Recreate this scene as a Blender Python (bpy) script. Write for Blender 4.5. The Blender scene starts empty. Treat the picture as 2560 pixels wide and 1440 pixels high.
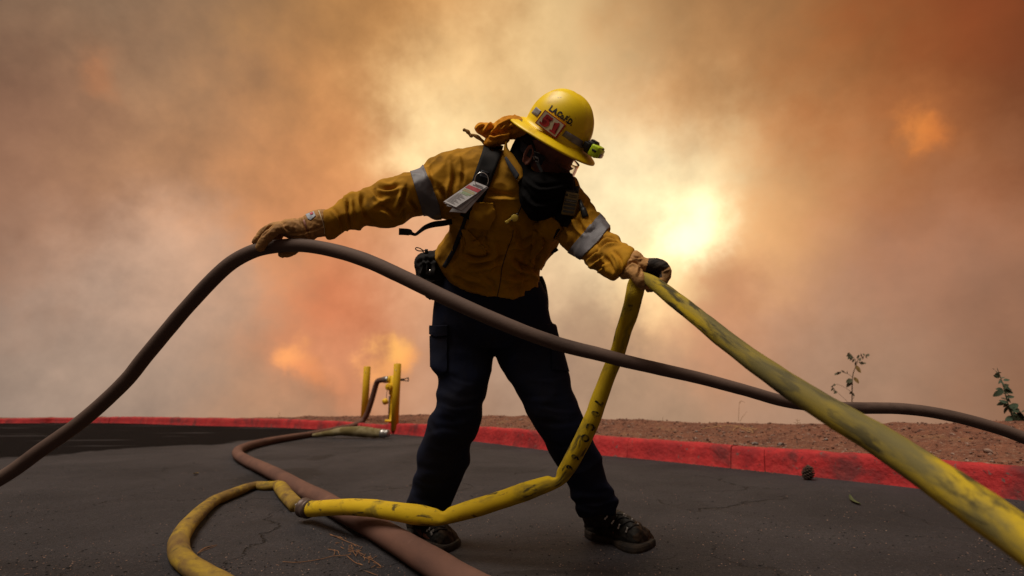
import bpy, bmesh, math, random
import numpy as np
from mathutils import Vector, Matrix, noise
from mathutils.bvhtree import BVHTree

random.seed(7)
SC = bpy.context.scene
COL = SC.collection
PI = math.pi

# ------------------------------------------------------------------ camera
FPX = 1300.0                       # focal length in photo pixels (2560 wide)
TH = math.atan(280 / FPX)          # upward pitch: horizon sits low in the frame
CH = 0.55                          # camera held low above the road
CP = Vector((0, 0, CH))
RT = Vector((1, 0, 0))
UP = Vector((0, -math.sin(TH), math.cos(TH)))
FW = Vector((0, math.cos(TH), math.sin(TH)))
cam = bpy.data.cameras.new('camera')
cam_o = bpy.data.objects.new('camera', cam)
COL.objects.link(cam_o)
cam_o.location = CP
cam_o.rotation_euler = (PI / 2 + TH, 0, 0)
cam.sensor_width = 36
cam.lens = FPX * 36 / 2560
cam.clip_start = 0.02
cam.clip_end = 2000
cam.dof.use_dof = True
cam.dof.focus_distance = 1.72
cam.dof.aperture_fstop = 2.6
SC.camera = cam_o
SC.view_settings.view_transform = 'Standard'
SC.view_settings.look = 'None'
SC.view_settings.exposure = 0.0
SC.view_settings.gamma = 1.0
SC.view_settings.use_curve_mapping = False


def P(x, y, d):
    """a point of the place from its bearing (x, y) and its depth d in metres"""
    return CP + FW * d + RT * ((x - 1280) / FPX * d) + UP * ((720 - y) / FPX * d)


def G(x, y, z=0.0):
    r = FW + RT * ((x - 1280) / FPX) + UP * ((720 - y) / FPX)
    t = (z - CH) / r.z
    return CP + r * t


def gd(x, y, z=0.0):
    return (G(x, y, z) - CP).dot(FW)


def proj(A):
    A = np.asarray(A, dtype=float) - np.array(CP)
    d = A @ np.array(FW)
    return 1280 + FPX * (A @ np.array(RT)) / d, 720 - FPX * (A @ np.array(UP)) / d, d


# ------------------------------------------------------------------ sky: smoke lit by the fire and the sun behind it
def lin(c):
    return tuple(((v / 255) / 12.92 if v / 255 < 0.04045 else ((v / 255 + 0.055) / 1.055) ** 2.4) for v in c)


SUN_EL, SUN_AZ = math.radians(66), math.radians(224)   # azimuth from +Y, clockwise: behind-left of the camera
world = bpy.data.worlds.new('World')
SC.world = world
world.use_nodes = True
wn, wl = world.node_tree.nodes, world.node_tree.links
wn.clear()


def N(nodes, t, **kw):
    n = nodes.new(t)
    for k, v in kw.items():
        setattr(n, k, v)
    return n


SKY = [  # bearing of a patch of smoke, its colour, its tightness, its weight
    (-60, -40, (87, 69, 54), 110, 1), (330, 50, (142, 114, 89), 110, 1.2), (70, 330, (146, 104, 80), 110, 1.2), (420, 300, (183, 135, 96), 110, 1.2),
    (720, 120, (163, 119, 75), 110, 1), (960, 100, (182, 128, 74), 130, 1), (1170, 60, (209, 145, 80), 170, 1), (680, 430, (212, 143, 90), 110, 1.2), (900, 370, (220, 149, 89), 150, 1),
    (1160, 220, (246, 204, 142), 200, 1.3), (1100, 345, (275, 242, 180), 300, 2.2), (1340, 110, (242, 208, 150), 170, 1.2), (1460, 230, (236, 196, 142), 200, 1),
    (1600, 40, (182, 135, 86), 130, 1), (1640, 280, (222, 166, 108), 170, 1), (1800, 170, (194, 141, 89), 140, 1), (1850, 10, (132, 92, 56), 140, 1),
    (2060, 170, (163, 102, 54), 140, 1), (2280, 160, (143, 77, 35), 140, 1), (2390, 10, (146, 71, 34), 200, 1.1), (2580, 180, (88, 43, 23), 120, 1.2),
    (2295, 328, (262, 158, 70), 5200, 3.4), (2325, 324, (238, 132, 58), 7000, 2.4), (2290, 300, (181, 104, 52), 900, 1.4), (2170, 400, (192, 125, 73), 150, 1), (2420, 450, (165, 102, 63), 130, 1),
    (1540, 450, (262, 239, 190), 200, 1.6), (1580, 590, (262, 239, 186), 240, 1.6), (1735, 570, (345, 320, 255), 800, 3.4), (1700, 520, (300, 275, 210), 500, 1.6), (1690, 440, (266, 237, 184), 260, 1.5), (1790, 400, (246, 204, 146), 240, 1),
    (1890, 590, (250, 190, 124), 300, 1.6), (1980, 470, (212, 151, 96), 180, 1), (1800, 700, (196, 133, 90), 600, 1.8), (1650, 700, (290, 246, 176), 500, 2.2), (1630, 780, (246, 186, 130), 500, 1),
    (1450, 660, (250, 212, 164), 240, 1.4), (1500, 790, (165, 127, 99), 400, 1.8), (1560, 930, (175, 141, 113), 120, 1.2), (1800, 820, (206, 143, 103), 220, 1), (2010, 700, (200, 145, 106), 140, 1),
    (2330, 700, (175, 125, 96), 110, 1.2), (2090, 930, (169, 133, 108), 110, 1.2), (2560, 860, (134, 93, 68), 120, 1.2),
    (60, 560, (163, 118, 90), 110, 1.2), (450, 640, (222, 179, 148), 280, 1.3), (560, 720, (212, 165, 131), 250, 1), (330, 790, (200, 163, 137), 150, 1), (60, 900, (144, 126, 113), 110, 1.2), (320, 950, (169, 143, 124), 120, 1),
    (780, 620, (220, 145, 97), 150, 1.2), (860, 745, (204, 112, 70), 320, 1.6), (640, 940, (181, 137, 106), 180, 1.2),
    (745, 893, (268, 176, 100), 5600, 3.4), (770, 925, (246, 152, 92), 5200, 2.4), (975, 868, (285, 206, 108), 4200, 4), (1000, 890, (272, 180, 96), 4200, 2.6), (945, 925, (262, 178, 102), 4600, 3), (828, 938, (240, 156, 106), 6000, 2), (720, 850, (210, 133, 90), 500, 1.2), (860, 900, (212, 137, 96), 500, 1.4),
    (1060, 930, (200, 145, 110), 280, 1.2), (1260, 960, (173, 139, 115), 160, 1.2), (1020, 660, (225, 166, 124), 200, 1.2), (240, 205, (196, 125, 80), 4000, 1.6),
]
tc = N(wn, 'ShaderNodeTexCoord')
n1 = N(wn, 'ShaderNodeTexNoise', noise_dimensions='3D')
n1.inputs['Scale'].default_value = 4.2
n1.inputs['Detail'].default_value = 5
n1.inputs['Roughness'].default_value = 0.5
n1.inputs['Distortion'].default_value = 0.0
wl.new(tc.outputs['Generated'], n1.inputs['Vector'])
s1 = N(wn, 'ShaderNodeVectorMath', operation='SUBTRACT')
wl.new(n1.outputs['Color'], s1.inputs[0])
s1.inputs[1].default_value = (0.5, 0.5, 0.5)
m1 = N(wn, 'ShaderNodeVectorMath', operation='MULTIPLY_ADD')
wl.new(s1.outputs[0], m1.inputs[0])
m1.inputs[1].default_value = (0.15, 0.15, 0.15)
wl.new(tc.outputs['Generated'], m1.inputs[2])
nz = N(wn, 'ShaderNodeVectorMath', operation='NORMALIZE')
n3 = N(wn, 'ShaderNodeTexNoise', noise_dimensions='3D')
n3.inputs['Scale'].default_value = 10.0
n3.inputs['Detail'].default_value = 6
n3.inputs['Roughness'].default_value = 0.6
wl.new(tc.outputs['Generated'], n3.inputs['Vector'])
s3 = N(wn, 'ShaderNodeVectorMath', operation='SUBTRACT')
wl.new(n3.outputs['Color'], s3.inputs[0])
s3.inputs[1].default_value = (0.5, 0.5, 0.5)
m3 = N(wn, 'ShaderNodeVectorMath', operation='MULTIPLY_ADD')
wl.new(s3.outputs[0], m3.inputs[0])
m3.inputs[1].default_value = (0.125, 0.125, 0.125)
wl.new(tc.outputs['Generated'], m3.inputs[2])
nz3 = N(wn, 'ShaderNodeVectorMath', operation='NORMALIZE')
wl.new(m3.outputs[0], nz3.inputs[0])
m4 = N(wn, 'ShaderNodeVectorMath', operation='MULTIPLY_ADD')
wl.new(s3.outputs[0], m4.inputs[0])
m4.inputs[1].default_value = (0.15, 0.15, 0.15)
wl.new(m1.outputs[0], m4.inputs[2])
wl.new(m4.outputs[0], nz.inputs[0])
MEAN = lin((98, 78, 64))      # the smoke away from the fire
W0 = 0.004
acc = None
wacc = None
for (x, y, c, K, wt) in SKY:
    d = (P(x, y, 1.0) - CP).normalized()
    dt = N(wn, 'ShaderNodeVectorMath', operation='DOT_PRODUCT')
    wl.new((nz3 if K >= 280 else nz).outputs[0], dt.inputs[0])
    dt.inputs[1].default_value = d
    ma = N(wn, 'ShaderNodeMath', operation='MULTIPLY_ADD')
    wl.new(dt.outputs['Value'], ma.inputs[0])
    ma.inputs[1].default_value = K
    ma.inputs[2].default_value = -K + math.log(wt)
    ex = N(wn, 'ShaderNodeMath', operation='EXPONENT')
    wl.new(ma.outputs[0], ex.inputs[0])
    vs_ = N(wn, 'ShaderNodeVectorMath', operation='SCALE')
    vs_.inputs[0].default_value = lin(c)
    wl.new(ex.outputs[0], vs_.inputs['Scale'])
    vm = N(wn, 'ShaderNodeVectorMath', operation='ADD')
    wl.new(vs_.outputs[0], vm.inputs[0])
    if acc is None:
        vm.inputs[1].default_value = tuple(v * W0 for v in MEAN)
    else:
        wl.new(acc.outputs[0], vm.inputs[1])
    wa = N(wn, 'ShaderNodeMath', operation='ADD')
    wl.new(ex.outputs[0], wa.inputs[0])
    if wacc is None:
        wa.inputs[1].default_value = W0
    else:
        wl.new(wacc.outputs[0], wa.inputs[1])
    acc, wacc = vm, wa
dv = N(wn, 'ShaderNodeVectorMath', operation='DIVIDE')
wl.new(acc.outputs[0], dv.inputs[0])
wl.new(wacc.outputs[0], dv.inputs[1])
n2 = N(wn, 'ShaderNodeMath', operation='MULTIPLY_ADD')
wl.new(n3.outputs['Fac'], n2.inputs[0])
n2.inputs[1].default_value = 0.7
n2b = N(wn, 'ShaderNodeMath', operation='MULTIPLY')
wl.new(n1.outputs['Fac'], n2b.inputs[0])
n2b.inputs[1].default_value = 0.3
wl.new(n2b.outputs[0], n2.inputs[2])
mr = N(wn, 'ShaderNodeMapRange')
wl.new(n2.outputs[0], mr.inputs['Value'])
mr.inputs['From Min'].default_value = 0.3
mr.inputs['From Max'].default_value = 0.7
mr.inputs['To Min'].default_value = 0.82
mr.inputs['To Max'].default_value = 1.22
sc = N(wn, 'ShaderNodeVectorMath', operation='SCALE')
wl.new(dv.outputs[0], sc.inputs[0])
wl.new(mr.outputs[0], sc.inputs['Scale'])
sky = N(wn, 'ShaderNodeTexSky', sky_type='NISHITA')
sky.sun_disc = False
sky.sun_elevation = SUN_EL
sky.sun_rotation = SUN_AZ
bg1 = N(wn, 'ShaderNodeBackground')
wl.new(sky.outputs[0], bg1.inputs['Color'])
bg1.inputs['Strength'].default_value = 0.05
bg2 = N(wn, 'ShaderNodeBackground')
wl.new(sc.outputs[0], bg2.inputs['Color'])
bg2.inputs['Strength'].default_value = 1.0
mx = N(wn, 'ShaderNodeMixShader')
mx.inputs[0].default_value = 0.97          # the smoke lets only a little of the clear sky through
wl.new(bg1.outputs[0], mx.inputs[1])
wl.new(bg2.outputs[0], mx.inputs[2])
world.cycles.sampling_method = 'MANUAL'
world.cycles.sample_map_resolution = 512
SC.cycles.max_bounces = 5
SC.cycles.diffuse_bounces = 2
SC.cycles.glossy_bounces = 2
SC.cycles.transmission_bounces = 4
wo = N(wn, 'ShaderNodeOutputWorld')
wl.new(mx.outputs[0], wo.inputs['Surface'])

sun = bpy.data.lights.new('sun', 'SUN')
sun.energy = 3.5
sun.angle = math.radians(34)
sun.color = (1.0, 0.91, 0.79)
sun_o = bpy.data.objects.new('sun', sun)
COL.objects.link(sun_o)
sdir = Vector((math.sin(SUN_AZ) * math.cos(SUN_EL), math.cos(SUN_AZ) * math.cos(SUN_EL), math.sin(SUN_EL)))
sun_o.rotation_euler = sdir.to_track_quat('Z', 'Y').to_euler()


# ------------------------------------------------------------------ materials
def mat(name, base, rough=0.8, var=None, vscale=8.0, vdetail=5, vramp=(0.4, 0.65), bump=0.0, bscale=60.0, bdist=0.004,
        spec=0.3, metallic=0.0, stains=(), uvwave=None, uvgrime=None):
    """procedural principled material; var = second colour mixed in by noise; stains = [(colour, scale, lo, hi, strength)]"""
    m = bpy.data.materials.new(name)
    m.use_nodes = True
    nt = m.node_tree
    nn, ll = nt.nodes, nt.links
    b = nn['Principled BSDF']
    b.inputs['Roughness'].default_value = rough
    b.inputs['Metallic'].default_value = metallic
    b.inputs['Specular IOR Level'].default_value = spec
    b.inputs['Base Color'].default_value = (*base, 1)
    t = N(nn, 'ShaderNodeTexCoord')
    cur = None
    lst = []
    if var is not None:
        lst.append((var, vscale, vramp[0], vramp[1], 1.0, vdetail))
    for s in stains:
        lst.append((*s, 6))
    for i, (c, s, lo, hi, st, det) in enumerate(lst):
        tn = N(nn, 'ShaderNodeTexNoise')
        tn.inputs['Scale'].default_value = s
        tn.inputs['Detail'].default_value = det
        tn.inputs['Roughness'].default_value = 0.6
        tn.inputs['Distortion'].default_value = 0.4
        mp = N(nn, 'ShaderNodeMapping')
        mp.inputs['Location'].default_value = (3.1 * i, 1.7 * i, 5.3 * i)
        if uvgrime is not None:                 # streaks running along a hose
            uvn = N(nn, 'ShaderNodeUVMap')
            mp.inputs['Scale'].default_value = (uvgrime, 1, 1)
            ll.new(uvn.outputs[0], mp.inputs[0])
        else:
            ll.new(t.outputs['Object'], mp.inputs[0])
        ll.new(mp.outputs[0], tn.inputs['Vector'])
        r = N(nn, 'ShaderNodeMapRange')
        r.inputs['From Min'].default_value = lo
        r.inputs['From Max'].default_value = hi
        r.inputs['To Max'].default_value = st
        ll.new(tn.outputs['Fac'], r.inputs['Value'])
        mxn = N(nn, 'ShaderNodeMix', data_type='RGBA')
        ll.new(r.outputs[0], mxn.inputs['Factor'])
        if cur is None:
            mxn.inputs[6].default_value = (*base, 1)
        else:
            ll.new(cur, mxn.inputs[6])
        mxn.inputs[7].default_value = (*c, 1)
        cur = mxn.outputs[2]
    if cur is not None:
        ll.new(cur, b.inputs['Base Color'])
    prev = None
    if bump > 0:
        tn = N(nn, 'ShaderNodeTexNoise')
        tn.inputs['Scale'].default_value = bscale
        tn.inputs['Detail'].default_value = 6
        ll.new(t.outputs['Object'], tn.inputs['Vector'])
        bp = N(nn, 'ShaderNodeBump')
        bp.inputs['Strength'].default_value = bump
        bp.inputs['Distance'].default_value = bdist
        ll.new(tn.outputs['Fac'], bp.inputs['Height'])
        prev = bp
    if uvwave is not None:                      # woven rings along a hose: (rings per metre, strength, distance)
        uv = N(nn, 'ShaderNodeUVMap')
        wv = N(nn, 'ShaderNodeTexWave', wave_type='BANDS', bands_direction='X')
        wv.inputs['Scale'].default_value = uvwave[0]
        wv.inputs['Distortion'].default_value = 0.6
        wv.inputs['Detail'].default_value = 1
        wv.inputs['Detail Scale'].default_value = 3
        ll.new(uv.outputs[0], wv.inputs['Vector'])
        bp = N(nn, 'ShaderNodeBump')
        bp.inputs['Strength'].default_value = uvwave[1]
        bp.inputs['Distance'].default_value = uvwave[2]
        ll.new(wv.outputs['Fac'], bp.inputs['Height'])
        if prev:
            ll.new(prev.outputs[0], bp.inputs['Normal'])
        prev = bp
    if prev:
        ll.new(prev.outputs[0], b.inputs['Normal'])
    return m


# ------------------------------------------------------------------ object helpers
def tag(o, label=None, cat=None, group=None, kind=None):
    if label:
        o['label'] = label
    if cat:
        o['category'] = cat
    if group:
        o['group'] = group
    if kind:
        o['kind'] = kind
    return o


def empty(name, loc):
    o = bpy.data.objects.new(name, None)
    o.empty_display_size = 0.1
    COL.objects.link(o)
    o.location = loc
    return o


def wloc(o):
    v = Vector(o.location)
    while o.parent:
        o = o.parent
        v = v + Vector(o.location)
    return v


def link(name, me, m, parent=None, smooth=True, base=None):
    """mesh given in world coordinates -> object; origin at base (or the parent's place)"""
    if smooth:
        me.polygons.foreach_set('use_smooth', [True] * len(me.polygons))
    if m is not None and not me.materials:
        if isinstance(m, (list, tuple)):
            for q in m:
                me.materials.append(q)
        else:
            me.materials.append(m)
    o = bpy.data.objects.new(name, me)
    COL.objects.link(o)
    off = wloc(parent) if parent else (Vector(base) if base is not None else Vector((0, 0, 0)))
    if off.length > 0:
        me.transform(Matrix.Translation(-off))
    if parent:
        o.parent = parent
    else:
        o.location = off
    return o


def mesh_from(V, Fc, name='m'):
    me = bpy.data.meshes.new(name)
    me.from_pydata([tuple(v) for v in V], [], Fc)
    me.update()
    return me


def bm_to_mesh(bm, name='m'):
    me = bpy.data.meshes.new(name)
    bm.to_mesh(me)
    bm.free()
    return me


def crom(pts, k):
    """Catmull-Rom through rows of pts, k samples per span"""
    A = np.array(pts, dtype=float)
    n = len(A)
    out = []
    for i in range(n - 1):
        p0 = A[max(i - 1, 0)]
        p1 = A[i]
        p2 = A[i + 1]
        p3 = A[min(i + 2, n - 1)]
        for j in range(k):
            t = j / k
            out.append(0.5 * ((2 * p1) + (-p0 + p2) * t + (2 * p0 - 5 * p1 + 4 * p2 - p3) * t * t + (-p0 + 3 * p1 - 3 * p2 + p3) * t ** 3))
    out.append(A[-1])
    return np.array(out)


def ring_mesh(rings, cap=True):
    V = []
    Fc = []
    n = len(rings[0])
    for r in rings:
        V += [tuple(p) for p in r]
    for i in range(len(rings) - 1):
        for j in range(n):
            a = i * n + j
            b = i * n + (j + 1) % n
            Fc.append((a, b, b + n, a + n))
    if cap:
        for i, rev in ((0, True), (len(rings) - 1, False)):
            c = Vector((0, 0, 0))
            for p in rings[i]:
                c += Vector(p)
            c /= n
            ci = len(V)
            V.append(tuple(c))
            for j in range(n):
                a = i * n + j
                b = i * n + (j + 1) % n
                Fc.append((b, a, ci) if rev else (a, b, ci))
    return V, Fc


def loft(st, k=3, nr=28, ex=2.0):
    """rings from outline stations (Lx, Ly, Rx, Ry, depth, half thickness[, front sag px])"""
    S = crom([tuple(s) + (0,) * (7 - len(s)) for s in st], k)
    rings = []
    for (lx, ly, rx, ry, d, t, sag) in S:
        A = P(lx, ly, d)
        B = P(rx, ry, d)
        C = (A + B) / 2
        a = (B - A) / 2
        vd = (C - CP).normalized()
        an = a.normalized()
        b = (-vd + an * vd.dot(an)).normalized() * t
        dn = UP * (-sag / FPX * d)
        r = []
        for j in range(nr):
            th = 2 * PI * j / nr
            c, s = math.cos(th), math.sin(th)
            c2 = math.copysign(abs(c) ** (2 / ex), c)
            s2 = math.copysign(abs(s) ** (2 / ex), s)
            r.append(C + a * c2 + b * s2 + dn * max(0, s2))
        rings.append(r)
    return rings


def tube_rings(pts, rad, nr=14, flat=None, cap_round=True):
    """round tube rings through world points; rad per point; flat=(ratio, ref vector)"""
    pts = [Vector(p) for p in pts]
    n = len(pts)
    rings = []
    ref = flat[1] if flat else None
    pv = None
    for i in range(n):
        t = (pts[min(i + 1, n - 1)] - pts[max(i - 1, 0)]).normalized()
        if ref is not None:
            a = t.cross(ref).normalized()
        else:
            if pv is None:
                q = Vector((0, 0, 1)) if abs(t.z) < 0.9 else Vector((1, 0, 0))
                a = t.cross(q).normalized()
            else:
                a = (pv - t * pv.dot(t)).normalized()
            pv = a
        b = a.cross(t).normalized()
        fr = flat[0] if flat else 1.0
        rings.append([pts[i] + a * (rad[i] * math.cos(2 * PI * j / nr)) + b * (rad[i] * fr * math.sin(2 * PI * j / nr)) for j in range(nr)])
    if cap_round:
        def endcap(i, s):
            t = (pts[min(i + 1, n - 1)] - pts[max(i - 1, 0)]).normalized() * s
            res = []
            for q in (0.45, 0.8, 0.97):
                f = math.sqrt(1 - q * q)
                res.append([pts[i] + (Vector(p) - pts[i]) * f + t * (rad[i] * q) for p in rings[i]])
            return res
        e0 = endcap(0, -1)
        e1 = endcap(n - 1, 1)
        rings = e0[::-1] + rings + e1
    return rings


def chain(px, k=4, nr=14):
    """tapered finger-like tube: px = [(x, y, d, radius m)]"""
    S = crom(px, k)
    return tube_rings([P(x, y, d) for x, y, d, r in S], [r for *_, r in S], nr)


def join_parts(parts):
    V, Fc = [], []
    for (v, f) in parts:
        o = len(V)
        V += v
        Fc += [tuple(i + o for i in q) for q in f]
    return V, Fc


def remesh(parts, vox, smooth=4, fac=0.5):
    """union of closed shells as one continuous surface"""
    V, Fc = join_parts(parts)
    me = mesh_from(V, Fc, 'tmp')
    o = bpy.data.objects.new('tmp', me)
    COL.objects.link(o)
    md = o.modifiers.new('r', 'REMESH')
    md.mode = 'VOXEL'
    md.voxel_size = vox
    if smooth:
        sm = o.modifiers.new('s', 'SMOOTH')
        sm.iterations = smooth
        sm.factor = fac
    dg = bpy.context.evaluated_depsgraph_get()
    out = bpy.data.meshes.new_from_object(o.evaluated_get(dg))
    bpy.data.objects.remove(o)
    bpy.data.meshes.remove(me)
    return out


def coords(me):
    a = np.empty(len(me.vertices) * 3)
    me.vertices.foreach_get('co', a)
    return a.reshape(-1, 3)


def normals(me):
    a = np.empty(len(me.vertices) * 3)
    me.vertex_normals.foreach_get('vector', a)
    return a.reshape(-1, 3)


def set_coords(me, A):
    me.vertices.foreach_set('co', np.ascontiguousarray(A).ravel())
    me.update()


FOLD_GAIN = 1.6


def fold(me, folds, ripple=0.0, rscale=14.0, fine=0.0, fscale=45.0):
    """press creases into cloth: folds = [(polyline of bearings, width px, depth m, type)] type v=valley r=ridge s=overlap"""
    A = coords(me)
    Nn = normals(me)
    x, y, d = proj(A)
    view = A - np.array(CP)
    view /= np.linalg.norm(view, axis=1)[:, None]
    front = np.clip(-(view * Nn).sum(1) * 2.5, 0, 1)
    D = np.zeros(len(A))
    Q = np.stack([x, y], 1)
    for (pl, w, amp, ty) in folds:
        pl = crom(pl, 4) if len(pl) > 2 else np.array(pl, float)
        L = np.concatenate([[0], np.cumsum(np.linalg.norm(np.diff(pl, axis=0), axis=1))])
        best = np.full(len(A), 1e9)
        sg = np.zeros(len(A))
        at = np.zeros(len(A))
        for i in range(len(pl) - 1):
            a, b = pl[i], pl[i + 1]
            ab = b - a
            l2 = (ab ** 2).sum() + 1e-9
            t = np.clip(((Q - a) @ ab) / l2, 0, 1)
            r = Q - (a + t[:, None] * ab)
            dist = np.sqrt((r ** 2).sum(1))
            m = dist < best
            best[m] = dist[m]
            sg[m] = np.sign(ab[0] * r[:, 1] - ab[1] * r[:, 0])[m]
            at[m] = (L[i] + t * math.sqrt(l2))[m] / L[-1]
        tp = np.sqrt(np.clip(np.sin(np.pi * np.clip(at, 0.0, 1.0)), 0, 1)) * 0.9 + 0.1
        q = best / w
        if ty == 'v':
            f = -np.exp(-q * q) + np.where(sg > 0, 0.75, 0.15) * np.exp(-((q - 1.9) / 0.9) ** 2)
        elif ty == 'r':
            f = np.exp(-q * q) - 0.3 * np.exp(-((q - 2.0) / 0.9) ** 2)
        else:
            f = sg * q * np.exp(-q * q) * 2.0
        D += FOLD_GAIN * amp * f * tp * front
    if ripple or fine:
        rp = np.zeros(len(A))
        for i, p in enumerate(A):
            v = 0.0
            if ripple:
                pv = Vector(p)
                wv_ = Vector((noise.noise(pv * 5.0), noise.noise(pv * 5.0 + Vector((9, 0, 0))), noise.noise(pv * 5.0 + Vector((0, 9, 0))))) * 0.05
                q1 = (pv + wv_) * rscale
                q2 = (pv - wv_) * rscale * 1.9 + Vector((7, 3, 1))
                v += ripple * (1.35 * ((1 - abs(noise.noise(q1)) * 2.2) - 0.45) + 0.7 * ((1 - abs(noise.noise(q2)) * 2.2) - 0.45))
            if fine:
                v += fine * noise.noise(Vector(p) * fscale)
            rp[i] = v
        D += rp
    set_coords(me, A + Nn * D[:, None])


def extract(me, poly, off=0.003, thick=0.004, front=True, inset_d=None):
    """a patch of cloth lying on another: cut me by the outline poly (convex), lift it by off"""
    bm = bmesh.new()
    bm.from_mesh(me)
    n = len(poly)
    cx = sum(p[0] for p in poly) / n
    cy = sum(p[1] for p in poly) / n
    # rough preselection
    xs = [p[0] for p in poly]
    ys = [p[1] for p in poly]
    kill = []
    for f in bm.faces:
        c = f.calc_center_median() - CP
        d = c.dot(FW)
        px = 1280 + FPX * c.dot(RT) / d
        py = 720 - FPX * c.dot(UP) / d
        if px < min(xs) - 25 or px > max(xs) + 25 or py < min(ys) - 25 or py > max(ys) + 25 or (front and f.normal.dot(c) > 0):
            kill.append(f)
    bmesh.ops.delete(bm, geom=kill, context='FACES')
    for i in range(n):
        a, b = poly[i], poly[(i + 1) % n]
        A = P(a[0], a[1], 1.0) - CP
        B = P(b[0], b[1], 1.0) - CP
        nor = A.cross(B).normalized()
        if nor.dot(P(cx, cy, 1.0) - CP) < 0:
            nor = -nor
        bmesh.ops.bisect_plane(bm, geom=bm.verts[:] + bm.edges[:] + bm.faces[:], plane_co=CP, plane_no=nor, clear_inner=True, clear_outer=False, dist=1e-6)
    bmesh.ops.remove_doubles(bm, verts=bm.verts[:], dist=2e-4)
    if front and bm.faces:
        todo, comps = set(bm.faces), []
        while todo:
            stack, comp = [todo.pop()], []
            while stack:
                f = stack.pop()
                comp.append(f)
                for e_ in f.edges:
                    for g in e_.link_faces:
                        if g in todo:
                            todo.discard(g)
                            stack.append(g)
            comps.append(comp)
        big = max(len(c_) for c_ in comps)
        best = min((c_ for c_ in comps if len(c_) > big * 0.3), key=lambda c_: sum((f.calc_center_median() - CP).length for f in c_) / len(c_))
        bmesh.ops.delete(bm, geom=[f for c_ in comps if c_ is not best for f in c_], context='FACES')
    loose = [v for v in bm.verts if not v.link_faces]
    bmesh.ops.delete(bm, geom=loose, context='VERTS')
    bm.normal_update()
    bm.verts.index_update()
    V0 = [v.co + v.normal * (off + thick) for v in bm.verts]
    V1 = [v.co + v.normal * off for v in bm.verts]
    n0 = len(V0)
    Fc = [tuple(v.index for v in f.verts) for f in bm.faces]
    Fo = list(Fc)
    if thick:
        Fo += [tuple(i + n0 for i in f[::-1]) for f in Fc]
        for e_ in bm.edges:
            if len(e_.link_faces) == 1:
                lp_ = [l for l in e_.link_faces[0].loops if l.edge == e_][0]
                i, j = lp_.vert.index, lp_.link_loop_next.vert.index
                Fo.append((j, i, i + n0, j + n0))
        V0 = V0 + V1
    bm.free()
    return mesh_from(V0, Fo)


def bvh_of(me):
    A = [v.co.copy() for v in me.vertices]
    return BVHTree.FromPolygons(A, [tuple(p.vertices) for p in me.polygons])


def hit(bvh, x, y, dflt=1.8):
    r = (P(x, y, 1.0) - CP).normalized()
    h = bvh.ray_cast(CP, r)
    if h[0] is not None:
        return h[0], h[1]
    q = bvh.find_nearest(P(x, y, dflt))
    p = P(x, y, (q[0] - CP).dot(FW)) if q[0] is not None else P(x, y, dflt)
    return p, -r


def ribbon(bvh, pl, off=0.004, thick=0.003, k=5, nw=5, dflt=1.8):
    """strap lying on a surface: pl = [(x, y, width px[, depth])]"""
    S = crom(pl, k)
    rows = []
    for i, s in enumerate(S):
        a = S[max(i - 1, 0)]
        b = S[min(i + 1, len(S) - 1)]
        t = np.array([b[0] - a[0], b[1] - a[1]])
        t /= np.linalg.norm(t)
        nx, ny = -t[1], t[0]
        row = []
        for j in range(nw):
            u = (j / (nw - 1) - 0.5) * s[2]
            if bvh is None:
                row.append(P(s[0] + nx * u, s[1] + ny * u, s[3]))
            else:
                p, nn = hit(bvh, s[0] + nx * u, s[1] + ny * u, dflt)
                vd = (CP - p).normalized()
                row.append(p + vd * off)
        rows.append(row)
    return sheet(rows, thick)


def sheet(rows, thick):
    """grid of points -> thin solid sheet (thickness away from the camera)"""
    nr_, nc = len(rows), len(rows[0])
    V = []
    for r in rows:
        V += [tuple(p) for p in r]
    for r in rows:
        for p in r:
            vd = (Vector(p) - CP).normalized()
            V.append(tuple(Vector(p) + vd * thick))
    o = nr_ * nc
    Fc = []
    for i in range(nr_ - 1):
        for j in range(nc - 1):
            a = i * nc + j
            q = (a, a + 1, a + nc + 1, a + nc)
            Fc.append(q)
            Fc.append(tuple(v + o for v in q[::-1]))
    for i in range(nr_ - 1):
        for j in (0, nc - 1):
            a, b = i * nc + j, (i + 1) * nc + j
            Fc.append((a, b, b + o, a + o) if j == 0 else (b, a, a + o, b + o))
    for j in range(nc - 1):
        for i in (0, nr_ - 1):
            a, b = i * nc + j, i * nc + j + 1
            Fc.append((b, a, a + o, b + o) if i == 0 else (a, b, b + o, a + o))
    me = mesh_from(V, Fc)
    bm = bmesh.new()
    bm.from_mesh(me)
    bmesh.ops.recalc_face_normals(bm, faces=bm.faces[:])
    bm.to_mesh(me)
    bm.free()
    return me


def box_bm(bm, c, ax, half, bev=0.0):
    """oriented box: centre, three axes, half sizes"""
    vs = []
    for sx in (-1, 1):
        for sy in (-1, 1):
            for sz in (-1, 1):
                vs.append(bm.verts.new(Vector(c) + ax[0] * (sx * half[0]) + ax[1] * (sy * half[1]) + ax[2] * (sz * half[2])))
    fs = [(0, 1, 3, 2), (4, 6, 7, 5), (0, 4, 5, 1), (2, 3, 7, 6), (0, 2, 6, 4), (1, 5, 7, 3)]
    nf = [bm.faces.new([vs[i] for i in f]) for f in fs]
    bmesh.ops.recalc_face_normals(bm, faces=nf)
    if bev > 0:
        es = list({e for f in nf for e in f.edges})
        bmesh.ops.bevel(bm, geom=es, offset=bev, segments=2, profile=0.5, affect='EDGES')


def boxm(c, ax, half, bev=0.0):
    bm = bmesh.new()
    box_bm(bm, c, ax, half, bev)
    return bm_to_mesh(bm)


def view_frame(x, y):
    """right, up, toward-camera axes at a bearing"""
    t = -(P(x, y, 1.0) - CP).normalized()
    r = Vector((0, 0, 1)).cross(t).normalized()
    u = t.cross(r).normalized()
    return r, u, t


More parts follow.
